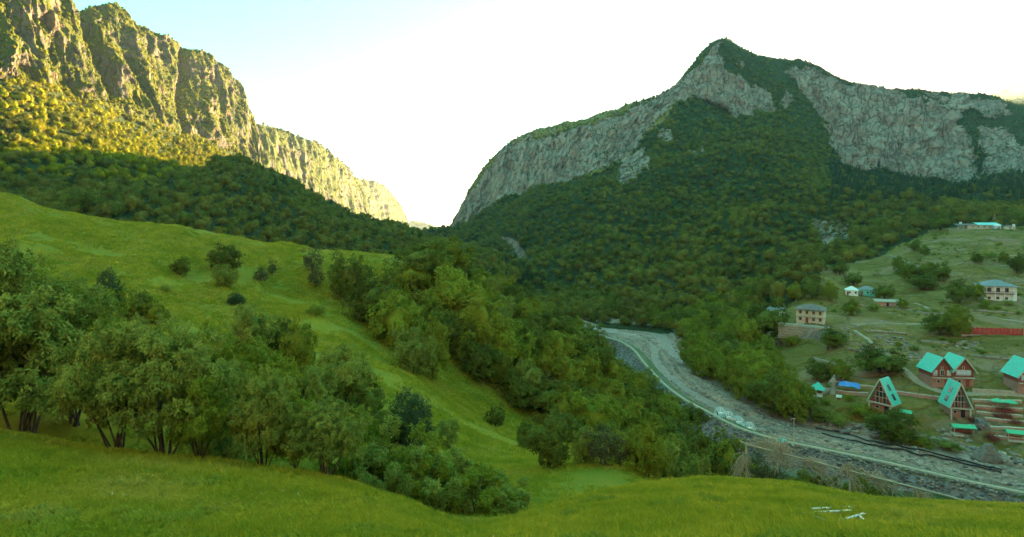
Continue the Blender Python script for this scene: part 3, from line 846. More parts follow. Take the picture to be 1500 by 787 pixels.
PROTO = {}
def proto(kind, seed, H, Wd, mat, z0=0.3, stems=1, base_r=0.16, fork=.3, **kw):
    cm, tg_ = crown('crown', seed, H - z0, Wd, mat=M[mat], z0=z0, **kw)
    sel = tg_[:: max(1, len(tg_) // 12)]
    tm = trunk_mesh('trunk', seed, sel, base_r, stems, fork=fork)
    zs = np.empty(len(cm.vertices) * 3, np.float32); cm.vertices.foreach_get('co', zs); zs = zs.reshape(-1, 3)
    PROTO.setdefault(kind, []).append(dict(crown=cm, trunk=tm, H=float(np.percentile(zs[:, 2], 99.7)), W=float(np.percentile(np.abs(zs[:, 0]), 99) * 2)))

far = dict(lobes=10, tips=9, leaves=9, leaf=0.62, tip_r=0.62, core=0.60, lobe_r=.30, flat_bottom=0.8, aspect=0.75)
for i, m_ in enumerate(['leaf_far_a', 'leaf_far_b', 'leaf_wood_dark', 'leaf_far_a', 'leaf_far_b', 'leaf_sunlit_a', 'leaf_sunlit_b', 'leaf_sunlit_a']):
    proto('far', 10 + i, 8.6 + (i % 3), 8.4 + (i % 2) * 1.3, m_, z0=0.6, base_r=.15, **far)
proto('far_pine', 18, 13, 5.0, 'leaf_pine', z0=0.8, base_r=.18, **{**far, 'lobe_r': .25, 'top': 1.3})
mid = dict(tips=22, leaves=16, leaf=0.30, tip_r=0.30, core=0.5, aspect=0.6, lobe_r=0.27)
for i, m_ in enumerate(['leaf_wood', 'leaf_fresh', 'leaf_wood_dark', 'leaf_willow', 'leaf_wood', 'leaf_fresh']):
    proto({'leaf_wood': 'mid', 'leaf_fresh': 'mid_fresh', 'leaf_wood_dark': 'mid_dark', 'leaf_willow': 'mid_willow'}[m_], 30 + i, 8, 7.4, m_, z0=0.4, stems=1 + (i % 3), base_r=.13, lobes=20, **mid)
proto('mid_brown', 38, 6, 4.2, 'leaf_brown', z0=0.6, base_r=.09, stems=2, lobes=14, tips=12, leaves=9, leaf=.3, tip_r=.4, core=0)
proto('bush', 40, 3.2, 4.2, 'leaf_wood', z0=0.02, stems=4, base_r=.05, lobes=14, tips=14, leaves=12, leaf=.24, tip_r=.3, core=.45, flat_bottom=.5)
proto('bush', 41, 3.0, 3.8, 'leaf_willow', z0=0.02, stems=4, base_r=.05, lobes=13, tips=14, leaves=12, leaf=.22, tip_r=.3, core=.45, flat_bottom=.5)
proto('pine', 44, 6.2, 6.0, 'leaf_pine', z0=0.2, base_r=.13, lobes=30, tips=16, leaves=16, leaf=.42, tip_r=.25, core=.4, aspect=.16, lobe_r=.22, top=1.15, droop=.12)
near = dict(lobes=40, tips=30, leaves=26, leaf=0.16, tip_r=0.14, core=0.0, lobe_r=.22, aspect=.45)
proto('near', 50, 7.6, 7.2, 'leaf_willow', z0=1.6, stems=9, base_r=.055, fork=.45, **near)
proto('near', 51, 7.2, 7.0, 'leaf_fresh', z0=1.3, stems=8, base_r=.055, fork=.45, **near)
proto('near', 52, 7.4, 6.6, 'leaf_willow', z0=1.8, stems=10, base_r=.05, fork=.5, **near)
proto('near_bush', 54, 4.6, 5.0, 'leaf_willow', z0=0.25, stems=6, base_r=.05, fork=.45, **{**near, 'lobes': 26, 'leaf': .15})
proto('near_bush', 55, 4.4, 5.2, 'leaf_fresh', z0=0.25, stems=6, base_r=.05, fork=.45, **{**near, 'lobes': 24, 'leaf': .15})

NT_COUNT = [0]
def tree(name, loc, h, wd, kind, label, cat, group=None, var=None, rot=None, sink=0.25):
    ps = PROTO[kind]; k = NT_COUNT[0]; NT_COUNT[0] += 1
    p = ps[(var if var is not None else k) % len(ps)]
    e = bpy.data.objects.new(name, None); COL.objects.link(e)
    e.empty_display_size = 0.5
    e.location = (loc[0], loc[1], loc[2] - sink * h / 8)
    e.rotation_euler = (0, 0, rot if rot is not None else random.uniform(0, 6.28))
    e.scale = (wd / p['W'], wd / p['W'], h / p['H'])
    tag(e, label, cat, group)
    for part in ('trunk', 'crown'):
        link(part, p[part], e)
    return e
def ptree(name, px, py, hpx, wpx, kind, label, cat='tree', group=None, Y=None, **kw):
    """foot seen at column px, row py; size as seen, turned into metres at that distance"""
    if Y is None:
        c = hit(px, py)
        if c is None: print('no ground', px, py); return
    else:
        x = (px - CX) / FPX * Y; c = Vector((x, Y, down(x, Y)))
    return tree(name, c, hpx * c.y / FPX, wpx * c.y / FPX, kind, label, cat, group, **kw)

def scatter(name, pts, sc, protos, pid, label, cat, tilt=None):
    me = bpy.data.meshes.new(name)
    me.vertices.add(len(pts)); me.vertices.foreach_set('co', np.ascontiguousarray(pts, np.float32).ravel())
    a = me.attributes.new('sc', 'FLOAT_VECTOR', 'POINT'); a.data.foreach_set('vector', np.ascontiguousarray(sc, np.float32).ravel())
    a = me.attributes.new('rz', 'FLOAT', 'POINT'); a.data.foreach_set('value', rng.uniform(0, 6.28, len(pts)).astype(np.float32))
    a = me.attributes.new('pid', 'INT', 'POINT'); a.data.foreach_set('value', np.asarray(pid, np.int32))
    o = link(name, me)
    ng = bpy.data.node_groups.new(name, 'GeometryNodeTree')
    ng.interface.new_socket('Geometry', in_out='INPUT', socket_type='NodeSocketGeometry')
    ng.interface.new_socket('Geometry', in_out='OUTPUT', socket_type='NodeSocketGeometry')
    N, Lk = ng.nodes, ng.links
    gi, go = N.new('NodeGroupInput'), N.new('NodeGroupOutput')
    jn = N.new('GeometryNodeJoinGeometry')
    def at_(nm, ty):
        n = N.new('GeometryNodeInputNamedAttribute'); n.data_type = ty; n.inputs[0].default_value = nm
        return [s for s in n.outputs if s.enabled and s.name == 'Attribute'][0]
    s_, r_, p_ = at_('sc', 'FLOAT_VECTOR'), at_('rz', 'FLOAT'), at_('pid', 'INT')
    cx = N.new('ShaderNodeCombineXYZ'); Lk.new(r_, cx.inputs[2])
    for k, po in enumerate(protos):
        oi = N.new('GeometryNodeObjectInfo'); oi.inputs['Object'].default_value = po; oi.inputs['As Instance'].default_value = True
        cp = N.new('FunctionNodeCompare'); cp.data_type = 'INT'; cp.operation = 'EQUAL'
        ci = [s for s in cp.inputs if s.enabled]
        Lk.new(p_, ci[0]); ci[1].default_value = k
        ip = N.new('GeometryNodeInstanceOnPoints')
        Lk.new(gi.outputs[0], ip.inputs['Points']); Lk.new(cp.outputs[0], ip.inputs['Selection'])
        Lk.new(oi.outputs['Geometry'], ip.inputs['Instance']); Lk.new(cx.outputs[0], ip.inputs['Rotation']); Lk.new(s_, ip.inputs['Scale'])
        Lk.new(ip.outputs[0], jn.inputs[0])
    Lk.new(jn.outputs[0], go.inputs[0])
    md = o.modifiers.new('instances', 'NODES'); md.node_group = ng
    return tag(o, label, cat, kind='stuff')

def joined(kind, i):
    p = PROTO[kind][i]
    ms = []
    vs, fs, mi = [], [], []
    off = 0
    v4, f4 = [], []
    for k, me in enumerate((p['crown'], p['trunk'])):
        v = np.empty(len(me.vertices) * 3, np.float32); me.vertices.foreach_get('co', v); v4.append(v.reshape(-1, 3))
        qs = [tuple(x + off for x in pl.vertices) for pl in me.polygons if len(pl.vertices) == 4]
        f4 += qs; mi += [k] * len(qs); off += len(me.vertices)
    me = mesh_np('woodland_tree', np.concatenate(v4), np.array(f4), False, (p['crown'].materials[0], M['bark']), midx=mi)
    return bpy.data.objects.new('woodland_tree', me)
FAR = [joined('far', i) for i in range(5)] + [joined('far_pine', 0)]
FAR_SUNLIT = [joined('far', i) for i in (5, 6, 7, 3, 1)] + [joined('far_pine', 0)]  # trees for the sunlit slopes, most with warm light in their leaf colour

def spaced(pts, dmin):
    """thin out points closer than dmin (grid hash)"""
    keep, cell = [], {}
    for i, (x, y) in enumerate(pts[:, :2].tolist()):
        k = (int(x // dmin), int(y // dmin))
        ok = True
        for a in (-1, 0, 1):
            for b in (-1, 0, 1):
                for j in cell.get((k[0] + a, k[1] + b), ()):
                    if (pts[j, 0] - x) ** 2 + (pts[j, 1] - y) ** 2 < dmin * dmin: ok = False; break
                if not ok: break
            if not ok: break
        if ok: keep.append(i); cell.setdefault(k, []).append(i)
    return np.array(keep, int)

def qv(A): return (A[:-1, :-1] + A[1:, 1:]) / 2
def wood(name, S, w, dmin, over, smin, smax, label, seed, pines=0.0, flat=1.0, pinefn=None, kinds=None):
    A = float((S.area * w).sum())
    n = int(A / (dmin * dmin) * over)
    p = sample(S, w, n, seed)
    p = p[spaced(p, dmin)]
    r = np.random.default_rng(seed + 1)
    s = r.uniform(smin, smax, len(p)) * (0.72 + 0.5 * r.random(len(p)) ** 1.5)
    sc = np.stack([s, s, s * r.uniform(0.75, 1.35, len(p)) * flat], -1)
    pid = r.choice([0, 0, 1, 1, 2, 3, 3, 4], len(p))
    if pines: pid = np.where(r.random(len(p)) < pines, 5, pid)
    if pinefn is not None: pid = np.where(pinefn(p) & (r.random(len(p)) < .75), 5, pid)
    p[:, 2] -= 0.5
    print(name, len(p))
    return scatter(name, p, sc, kinds or FAR, pid, label, 'woodland')

V = qv(RIGHT.V); rk = qv(RIGHT.rock); gr = qv(RIGHT.grass); PX = qv(RIGHT.px)
w_ = ((V > 2.1) & (V < 11.3) & (rk < 0.35) & (gr < 0.3)).astype(float) * np.where(PX > 1520, 0.5, 1)
w_[(V < 4.5) & (PX > 960)] = 0
w_[(V > 10.75)] = 0
w_[(V > 10.4) & (PX > 1130)] = 0
def pinef(p):
    u = p[:, 0] / p[:, 1] * FPX + CX; v = HY - p[:, 2] / p[:, 1] * FPX
    return (u > 1215) & (v < 298)
wood('right_slope_woodland', RIGHT, w_, 6.9, 2.3, 0.82, 1.15, 'dense deciduous woodland covering the slopes of the right-hand mountain below its grey cliffs', 301, pinefn=pinef)
V = qv(LEFT.V); PX = qv(LEFT.px); cl = qv(LEFT.cl)
wood('left_slope_woodland', LEFT, ((V > 0.3) & (V < 4.3) & (cl < 0.4)).astype(float), 5.0, 2.6, 0.66, 1.0, 'sunlit yellow-green woodland on the slope under the left-hand cliffs', 311, kinds=FAR_SUNLIT)
wood('left_cliff_scrub', LEFT, ((V > 2.8) & (V < 4.6) & (cl >= 0.4)).astype(float) * (0.30 + 1.0 * (qv(LEFT.rock) < .5) + 0.8 * (LEFT.nz > .5)) * np.clip(fbm(qv(LEFT.X) / 22, qv(LEFT.Y) / 22, qv(LEFT.Z) / 60, 3, 99) + .5, 0, 1), 2.7, 2.6, 0.2, 0.52, 'scrub and small trees clinging to the ledges of the left-hand cliffs', 313, kinds=FAR_SUNLIT)
wood('spur_woodland', SPUR, ((qv(SPUR.V) > 1.2) & (qv(SPUR.V) < 4.8)).astype(float), 5.2, 2.3, 0.6, 0.92, 'dark shaded woodland on the long spur beyond the grassy hill', 317, pines=.06)
wood('right_cliff_scrub', RIGHT, ((qv(RIGHT.V) > 8) & (qv(RIGHT.V) < 11.3) & (rk >= 0.35)).astype(float) * np.clip(fbm(qv(RIGHT.X) / 45, qv(RIGHT.Y) / 45, qv(RIGHT.Z) / 30, 3, 91) + 0.05, 0.01, 1) , 3.8, 0.9, 0.2, 0.5, 'sparse dark scrub on the ledges of the right-hand cliffs', 319, flat=.8)
V_ = qv(RIGHT.V)
wood('ridge_scrub', RIGHT, ((V_ > 10.2) & (V_ < 11.5) & (rk < .5)).astype(float) * np.where(qv(RIGHT.px) < 1000, .35, 1), 4.2, 2.2, 0.28, 0.52, 'low dark trees and scrub along the crest of the right-hand mountain', 325)
wood('cliff_edge_scrub', RIGHT, ((V_ > 8) & (V_ < 11) & (rk > .02) & (rk < .95)).astype(float), 4.6, 1.6, 0.35, 0.7, 'small trees fringing the edges of the right-hand cliffs', 327)
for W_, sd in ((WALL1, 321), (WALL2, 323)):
    wood('gorge_wall_woodland', W_, ((qv(W_.V) > 0.8) & (qv(W_.V) < 2.8)).astype(float) * np.clip(fbm(qv(W_.X) / 40, qv(W_.Y) / 60, qv(W_.Z) / 90, 3, 93) + 0.5, 0.05, 1), 7.5 if sd == 321 else 11, 0.7, 0.6, 1.1, 'green trees growing over the far sunlit walls of the gorge' if sd == 321 else 'trees on the farthest sunlit shoulder of the gorge', sd, kinds=FAR_SUNLIT)


# ------------------------------------------------------------------ single trees, near to far
# foreground row behind the first rise: column, distance in metres, height and width as seen
FG = [
    (-70, 25.5, 330, 300, 'near', 0, 'tall pale willow mostly cut off by the left edge of the view'),
    (35, 26.5, 285, 250, 'near', 2, 'broad tall willow at the far left behind the fresh green grass'),
    (110, 29, 265, 190, 'near', 1, 'tall willow second from the left edge, its top against the grassy hillside'),
    (172, 23.2, 225, 170, 'near', 0, 'full pale green willow with a dark tangle of stems under its round crown'),
    (240, 22.8, 235, 185, 'near', 2, 'round topped pale willow right of the dark tangle of stems'),
    (292, 22.2, 150, 120, 'near', 1, 'willow with several black stems leaning right out of the grass'),
    (335, 28.5, 165, 105, 'near_bush', 0, 'blue-green willow wedged behind the leaning black stems'),
    (385, 23.0, 170, 110, 'near', 2, 'slender stemmed willow between the leaning stems and the dark row of bushes'),
    (432, 24.0, 140, 105, 'near', 1, 'light green willow with thin stems standing on the edge of the near meadow'),
    (478, 22.2, 128, 120, 'near', 0, 'willow with a bare fan of stems on the edge of the meadow'),
    (520, 31, 135, 110, 'near_bush', 1, 'dense green willow bush just right of the fan-stemmed willow'),
    (565, 30, 125, 110, 'near_bush', 0, 'dense willow bush in the middle of the dark row above the hollow'),
    (608, 31, 128, 115, 'near_bush', 1, 'tallest willow bush in the right half of the dark row above the hollow'),
    (655, 30.5, 118, 110, 'near_bush', 0, 'willow bush third from the right end of the row above the hollow'),
    (700, 30.5, 104, 105, 'near_bush', 1, 'willow bush second from the right end of the row above the hollow'),
    (738, 31, 78, 80, 'near_bush', 0, 'low loose willow bush closing the right end of the foreground row'),
    (-20, 34, 300, 210, 'near', 1, 'tall willow in the rear row at the far left edge'),
    (62, 36, 285, 200, 'near', 0, 'tallest willow of the rear row, top near the hillside ridge'),
    (130, 38, 215, 150, 'near', 2, 'willow of the second row, behind the tangle of stems'),
    (330, 40, 150, 100, 'near', 2, 'willow standing behind the gap between two foreground crowns'),
    (455, 38, 110, 100, 'near_bush', 0, 'grey-green bush peeping over the light willows of the meadow edge'),
    (640, 37, 92, 100, 'near_bush', 1, 'bush hidden behind the dark row above the hollow'),
]
for i, (px_, Y_, h_, w_t, k_, v_, lb) in enumerate(FG):
    crest = float(pchip(*L('-620:600 -200:625 0:640 150:660 300:678 450:697 600:738 700:770 740:765 800:745'), np.array([px_]))[0])
    x_ = (px_ - CX) / FPX * Y_; z_ = down(x_, Y_)
    tree('willow_tree' if k_ == 'near' else 'willow_bush', Vector((x_, Y_, z_)), (HY - crest + h_ * .86) / FPX * Y_ - z_ + .2, w_t * .9 * Y_ / FPX, k_, lb, 'tree' if k_ == 'near' else 'bush', 'willows along the foreground meadow', var=v_)

# trees of the grassy hillside and the gully: column, row of the foot, height, width
HS = [
    (125, 312, 36, 44, 'mid_dark', 'dark round tree on the crest of the grassy hill at left'), (96, 306, 22, 26, 'mid', 'small tree on the hill crest left of the dark round one'),
    (328, 400, 46, 46, 'mid_dark', 'larger dark tree above a paler one on the open hillside'), (330, 422, 36, 36, 'mid_willow', 'paler bushy tree below the larger dark one on the open hillside'),
    (264, 404, 30, 28, 'mid_dark', 'small round tree alone on the open hillside at left'), (382, 414, 26, 24, 'mid_brown', 'small brownish tree right of the dark pair on the hillside'),
    (399, 404, 26, 14, 'mid_brown', 'thin brownish sapling between the dark pair and the bare trees'),
    (457, 398, 40, 30, 'mid_brown', 'upper of two sparse brownish trees near the end of the grassy ridge'), (462, 420, 34, 26, 'mid_brown', 'lower of two sparse brownish trees near the end of the grassy ridge'),
    (242, 428, 14, 14, 'bush', 'tiny bush on the grass below the lone round tree'), (462, 462, 16, 28, 'bush', 'low flat bush on the grass left of the spur trees'), (345, 446, 18, 28, 'pine', 'dark spiky bush above the grey willows of the gully'),
    (158, 452, 60, 44, 'pine', 'dark spiky tree rising over the left willows'), (200, 470, 48, 44, 'mid_dark', 'dark tree right of the spiky one over the left willows'), (228, 478, 40, 34, 'mid', 'small leafy tree over the round pale willow'),
    (365, 520, 76, 72, 'mid_willow', 'grey-green round willow at the top of the gully'), (408, 520, 58, 44, 'mid_dark', 'dark tree beside the grey-green round willow in the gully'),
    (322, 552, 82, 58, 'mid_fresh', 'fresh green tree left of the gully middle'), (376, 548, 56, 50, 'mid_fresh', 'bright yellowish bush below the grey-green round willow'),
    (436, 548, 86, 66, 'mid', 'leafy tree standing over the gully beside the open grass'), (408, 590, 72, 64, 'mid_fresh', 'yellow-green rounded tree in the middle of the gully'),
    (460, 604, 70, 66, 'mid_willow', 'grey-green tree right of the yellow-green rounded one'), (507, 594, 92, 80, 'mid_willow', 'bluish leafy tree on the edge of the sloping grass'),
    (538, 612, 56, 56, 'mid_dark', 'dark low tree between the bluish tree and the pine-like one'), (600, 652, 84, 84, 'pine', 'dark pine-like tree with drooping sprays above the foreground bushes'),
    (562, 648, 56, 50, 'mid_dark', 'dark tree left of the pine-like one'), (652, 655, 40, 44, 'mid_willow', 'small bush right of the pine-like tree'),
    (370, 610, 80, 70, 'mid', 'leafy tree behind the slender stemmed willow'), (330, 605, 80, 60, 'mid_willow', 'willow half hidden behind the leaning stems'), (280, 560, 60, 60, 'mid', 'leafy tree behind the round topped pale willow'),
    (726, 628, 36, 27, 'mid_dark', 'small dark bush alone on the grass in the middle of the slope'), (660, 474, 12, 20, 'bush', 'small bush at the foot of the spur trees'),
    (804, 688, 86, 64, 'mid_dark', 'dark full tree standing alone in front of the riverside wood'), (778, 660, 52, 40, 'mid_dark', 'smaller dark tree just left behind the lone full one'),
    (826, 630, 66, 52, 'mid', 'tree between the lone full tree and the spur wood'), (872, 648, 78, 76, 'mid_fresh', 'bright green round tree behind the lone full one'),
    (856, 682, 56, 42, 'mid_willow', 'grey-green bushy tree on top of the small grassy hump'), (880, 682, 62, 52, 'mid_brown', 'olive tree on the small grassy hump'), (908, 684, 52, 40, 'mid_brown', 'brownish tree at the right edge of the small grassy hump'),
    (948, 700, 84, 72, 'mid', 'tall leafy tree behind the right rise of the meadow'), (980, 706, 62, 62, 'mid_willow', 'pale bushy tree at the foot of the tall leafy one'), (1020, 710, 46, 42, 'mid_willow', 'small pale tree beside the right rise of the meadow'),
    (922, 640, 66, 64, 'mid', 'round tree overlooking the river above the olive trees'), (962, 650, 58, 54, 'mid_dark', 'dark round tree near the stone slope of the river'), (900, 606, 60, 58, 'mid', 'round tree on the spur end, left of the river bend'),
    (938, 610, 48, 46, 'mid_dark', 'dark tree at the tip of the spur by the river'), (1000, 664, 46, 46, 'mid_brown', 'olive bush between the meadow and the embankment'), (1032, 684, 62, 62, 'mid_dark', 'dark bushy tree left of the first post'),
    (1066, 694, 62, 58, 'mid', 'broad bushy tree touching the first post'), (1112, 706, 56, 56, 'mid_brown', 'olive bushy tree right of the first post'), (1142, 716, 44, 44, 'mid_brown', 'olive bush under the draped dry brushwood'),
    (1180, 722, 38, 44, 'mid', 'bush at the meadow edge left of the tall middle post'), (1214, 730, 44, 44, 'mid_dark', 'dark bush left of the tall middle post'), (1262, 738, 50, 52, 'mid', 'leafy bush right of the tall middle post'),
    (1292, 742, 38, 36, 'mid_dark', 'small dark bush behind the near meadow, right of the leafy one'), (1346, 746, 28, 22, 'mid', 'last small bush at the far end of the post row'),
]
for (a_, b_, h_, w_t, k_, lb) in HS:
    nm = {'pine': 'pine_tree', 'bush': 'bush'}.get(k_, 'leafy_tree' if h_ > 30 else 'bush')
    far_post = a_ >= 1032
    if b_ > 700 and a_ > 900 or far_post:
        Yd = 62 + (a_ - 950) * 0.03 if not far_post else 96 - (a_ - 1032) * 0.05
        x_ = (a_ - CX) / FPX * Yd; z_ = down(x_, Yd)
        top = HY - (b_ - h_)
        hh = max(1.5, top / FPX * Yd - z_)
        tree(nm, Vector((x_, Yd, z_)), hh, w_t * Yd / FPX, k_, lb, 'bush' if nm == 'bush' else 'tree')
    else:
        ptree(nm, a_, b_, h_, w_t, k_, lb, 'bush' if nm == 'bush' else 'tree')

# big trees of the spur edge
SP = [
    (512, 440, 74, 62, 'mid_dark', 'dark round tree at the upper left corner of the spur wood'), (548, 480, 84, 66, 'mid_dark', 'dark tree second down the left edge of the spur wood'),
    (580, 512, 90, 80, 'mid_fresh', 'lighter green broad tree on the left edge of the spur wood'), (606, 550, 72, 66, 'mid_willow', 'pale leafy tree low on the left edge of the spur wood'), (634, 556, 92, 52, 'mid', 'tree at the lowest tip of the left clump of the spur'),
    (560, 470, 70, 60, 'mid', 'tree behind the dark ones in the left clump of the spur'), (600, 500, 84, 64, 'mid', 'tree in the middle of the left clump of the spur'), (628, 520, 70, 56, 'mid_dark', 'dark tree on the right of the left clump of the spur'),
    (618, 412, 64, 78, 'mid_dark', 'dark broad tree on the skyline of the spur'), (664, 400, 56, 70, 'mid', 'broad tree on the skyline right of the dark one'), (600, 425, 44, 50, 'mid', 'tree at the end of the grassy ridge under the skyline trees'),
    (668, 480, 96, 88, 'mid_fresh', 'large bright domed tree in the centre of the spur wood'), (700, 520, 100, 80, 'mid', 'large tree below the bright domed one'), (664, 520, 70, 60, 'mid_dark', 'shaded tree at the left foot of the bright domed one'),
    (740, 545, 84, 76, 'mid_fresh', 'bright tree with layered boughs on the lower spur'), (706, 556, 62, 60, 'mid_dark', 'shaded tree on the grass edge below the large spur tree'), (772, 582, 58, 50, 'mid_willow', 'pale rounded tree at the lower end of the spur wood'),
    (846, 500, 38, 40, 'mid', 'tree on the spur hiding the far end of the river bed'), (868, 512, 40, 36, 'mid_dark', 'dark tree on the spur at the very tip of the river bed'), (886, 540, 44, 40, 'mid', 'tree on the spur flank just left of the river path'),
    (800, 590, 44, 34, 'mid_brown', 'olive bush beside the pale rounded tree at the lower end of the spur wood'), (748, 575, 40, 40, 'mid_dark', 'low dark tree on the grass edge of the spur wood'),
]
for (a_, b_, h_, w_t, k_, lb) in SP: ptree('leafy_tree', a_, b_, h_, w_t, k_, lb)
# the closed wood that fills the spur
TONE = {'mid': 'mid green', 'mid_fresh': 'bright green', 'mid_dark': 'dark green', 'mid_willow': 'grey-green'}
def sp_label(u, v, kd):
    if u > 930: pl = 'at the foot of the spur beside the river embankment'
    elif v < 440: pl = 'along the skyline of the wooded spur'
    elif u < 680: pl = 'in the left clump of the spur wood'
    elif u < 800: pl = 'in the middle of the closed spur wood'
    else: pl = 'on the lower right flank of the spur above the river'
    return TONE[kd] + ' leafy tree ' + pl
taken = [(a, b) for a, b, *_ in SP + HS]
wp = sample(MEADOW, ((qv(MEADOW.V) > 4.5) & (qv(MEADOW.V) < 8.9) & (qv(MEADOW.attrs['wood']) > .5)).astype(float) * (qv(MEADOW.px) < 1080), 1500, 401, True)
wp = wp[spaced(wp, 5.2)]
cnt = 0
for p in sorted(wp.tolist(), key=lambda q: q[1]):
    u = p[0] / p[1] * FPX + CX; v = HY - p[2] / p[1] * FPX
    if u < 520 or (v > 640 and u > 1000): continue
    if v < 470 and u < 600: continue
    if any(abs(u - a) < 15 and abs(v - b) < 12 for a, b in taken): continue
    h = random.uniform(5.6, 8.6) * (0.8 if p[1] < 100 else 1)
    kd = random.choice(['mid', 'mid', 'mid_fresh', 'mid_dark', 'mid_willow'] if u < 800 else ['mid', 'mid_dark', 'mid'])
    tree('leafy_tree', p, h, h * random.uniform(.9, 1.15), kd,
         sp_label(u, v, kd), 'tree', 'trees in the closed wood on the spur')
    cnt += 1
print('spur', cnt)

# trees on the right bank of the river
RB = [
    (1012, 536, 44, 46, 'mid', 'first tree of the right bank, nearest the river bend'), (1040, 556, 60, 58, 'mid_fresh', 'bright tree of the right bank beside the river bend'), (1072, 572, 54, 52, 'mid', 'round tree at the water edge right of the bend'),
    (1060, 530, 46, 50, 'mid_dark', 'dark tree behind the first ones of the right bank'), (1098, 590, 56, 58, 'mid', 'tree of the right bank above the pale boulders'), (1130, 606, 66, 62, 'mid_dark', 'tall dark tree of the right bank opposite the domes'),
    (1162, 616, 66, 62, 'mid', 'broad tree of the right bank left of the small pavilion'), (1112, 560, 48, 50, 'mid_fresh', 'yellowish tree above the right bank'), (1145, 575, 48, 50, 'mid', 'round tree above the right bank'),
    (1120, 500, 66, 64, 'mid_dark', 'big dark tree in front of the half hidden white house'), (1090, 510, 52, 52, 'mid', 'tree left of the big dark one below the white house'), (1088, 545, 40, 44, 'mid', 'small tree between the bank and the white house'),
    (1306, 650, 58, 66, 'mid_dark', 'dark bushy tree in front of the left pointed cabin'), (1172, 598, 40, 40, 'mid_dark', 'dark bush beside the small pavilion'), (1202, 556, 30, 36, 'mid_dark', 'dark shrub behind the grey figure'), (1232, 558, 34, 30, 'mid', 'shrub between the grey figure and the blue awning'),
    (1292, 548, 40, 62, 'mid_dark', 'broad dark shrub on the slope behind the left pointed cabin'), (1276, 528, 30, 40, 'mid_brown', 'brownish shrub on the slope above the left pointed cabin'), (1221, 508, 30, 36, 'mid_dark', 'dark tree at the right foot of the stone terrace wall'),
    (1160, 506, 16, 22, 'bush', 'bush at the left foot of the stone terrace wall'), (1402, 492, 46, 46, 'mid', 'round green tree left of the red fence'), (1378, 490, 34, 40, 'mid_dark', 'darker tree joined to the round green one left of the red fence'),
    (1406, 444, 36, 34, 'mid_dark', 'dark tree left of the big white house'), (1430, 440, 26, 24, 'mid', 'small tree touching the big white house'), (1378, 338, 26, 24, 'mid_dark', 'round tree left of the long shed on the upper meadow'),
    (1340, 368, 18, 14, 'mid_dark', 'small dark tree on the upper meadow'), (1354, 374, 14, 14, 'mid_dark', 'smaller dark tree right of the small one on the upper meadow'), (1432, 386, 18, 16, 'mid_dark', 'small tree under the rocks of the upper meadow'),
    (1316, 394, 20, 20, 'mid', 'tree in the hedge across the upper meadow'), (1332, 410, 28, 34, 'mid_dark', 'tree in the middle of the hedge below the upper meadow'), (1360, 408, 26, 26, 'mid', 'blue-green tree in the hedge below the upper meadow'), (1376, 412, 30, 28, 'mid_dark', 'right-hand dark tree of the hedge below the upper meadow'),
    (1352, 424, 24, 40, 'mid_dark', 'broad bush at the bottom of the hedge'), (1296, 438, 22, 26, 'mid_dark', 'tree right of the turquoise walled house'), (1250, 418, 20, 22, 'mid_dark', 'tree behind the small white house'), (1322, 452, 16, 14, 'mid', 'small tree right of the long low shed'),
    (1280, 456, 14, 18, 'bush', 'bush left of the long low shed'), (1247, 462, 24, 24, 'mid', 'tree on the brown bank below the small white house'), (1215, 440, 30, 30, 'mid', 'tree above the stone house'), (1190, 436, 26, 30, 'mid_dark', 'tree behind the roof of the stone house'),
    (1165, 440, 28, 30, 'mid', 'tree above the gap between the white and the stone house'), (1230, 402, 20, 22, 'mid_dark', 'tree on the grass strip at the forest edge'),
    (1478, 448, 10, 14, 'bush', 'round bush at the right foot of the big white house'), (1443, 450, 12, 12, 'bush', 'round bush at the left foot of the big white house'), (1470, 384, 16, 18, 'mid', 'tree on the right side of the upper meadow'),
    (1490, 400, 30, 24, 'mid_dark', 'dark tree behind the big white house at the right edge'), (1450, 378, 12, 16, 'bush', 'bush by the rocks of the upper meadow'), (1262, 608, 16, 30, 'bush', 'low bush on the bank below the wooden platform'), (1228, 622, 18, 30, 'bush', 'low bush on the bank right of the tall boulder'),
    (1350, 655, 18, 40, 'bush', 'long low bush on the bank right of the dark bushy tree'), (1390, 658, 14, 34, 'bush', 'low bush on the bank under the right pointed cabin'), (1200, 618, 24, 26, 'mid_dark', 'dark shrub at the river edge under the small pavilion'),
]
for (a_, b_, h_, w_t, k_, lb) in RB: ptree('bush' if k_ == 'bush' or h_ < 17 else 'leafy_tree', a_, b_, h_, w_t, k_, lb, 'bush' if k_ == 'bush' or h_ < 17 else 'tree')
V = qv(RIGHT.V); PX = qv(RIGHT.px)
PYq = qv(RIGHT.py)
wm = ((V > 2.2) & (V < 5.6) & (PX > 960) & (PX < 1180) & (qv(RIGHT.grass) < .3)).astype(float)
wp = sample(RIGHT, wm, 1400, 411, True); wp = wp[spaced(wp, 5.6)]
cnt = 0
for p in sorted(wp.tolist(), key=lambda q: q[1]):
    u = p[0] / p[1] * FPX + CX; v = HY - p[2] / p[1] * FPX
    if any(abs(u - a) < 14 and abs(v - b) < 10 for a, b, *_ in RB): continue
    if cnt > 75: break
    h = random.uniform(5.5, 8)
    kd = random.choice(['mid', 'mid', 'mid_dark', 'mid_fresh'])
    tree('leafy_tree', p, h, h * random.uniform(.95, 1.2), kd, TONE[kd] + ' leafy tree in the right bank wood ' + ('close to the river bend' if u < 1040 else 'between the bend and the domes' if u < 1100 else 'below the half hidden white house'), 'tree', 'trees in the wood along the right bank')
    cnt += 1
print('bank', cnt)
wm2 = ((V > 2.2) & (V < 4.6) & (PX > 600) & (PX < 1150) & (qv(RIGHT.grass) < .3)).astype(float)
wm2[(V < 3.0) & (PX > 1000)] = 0
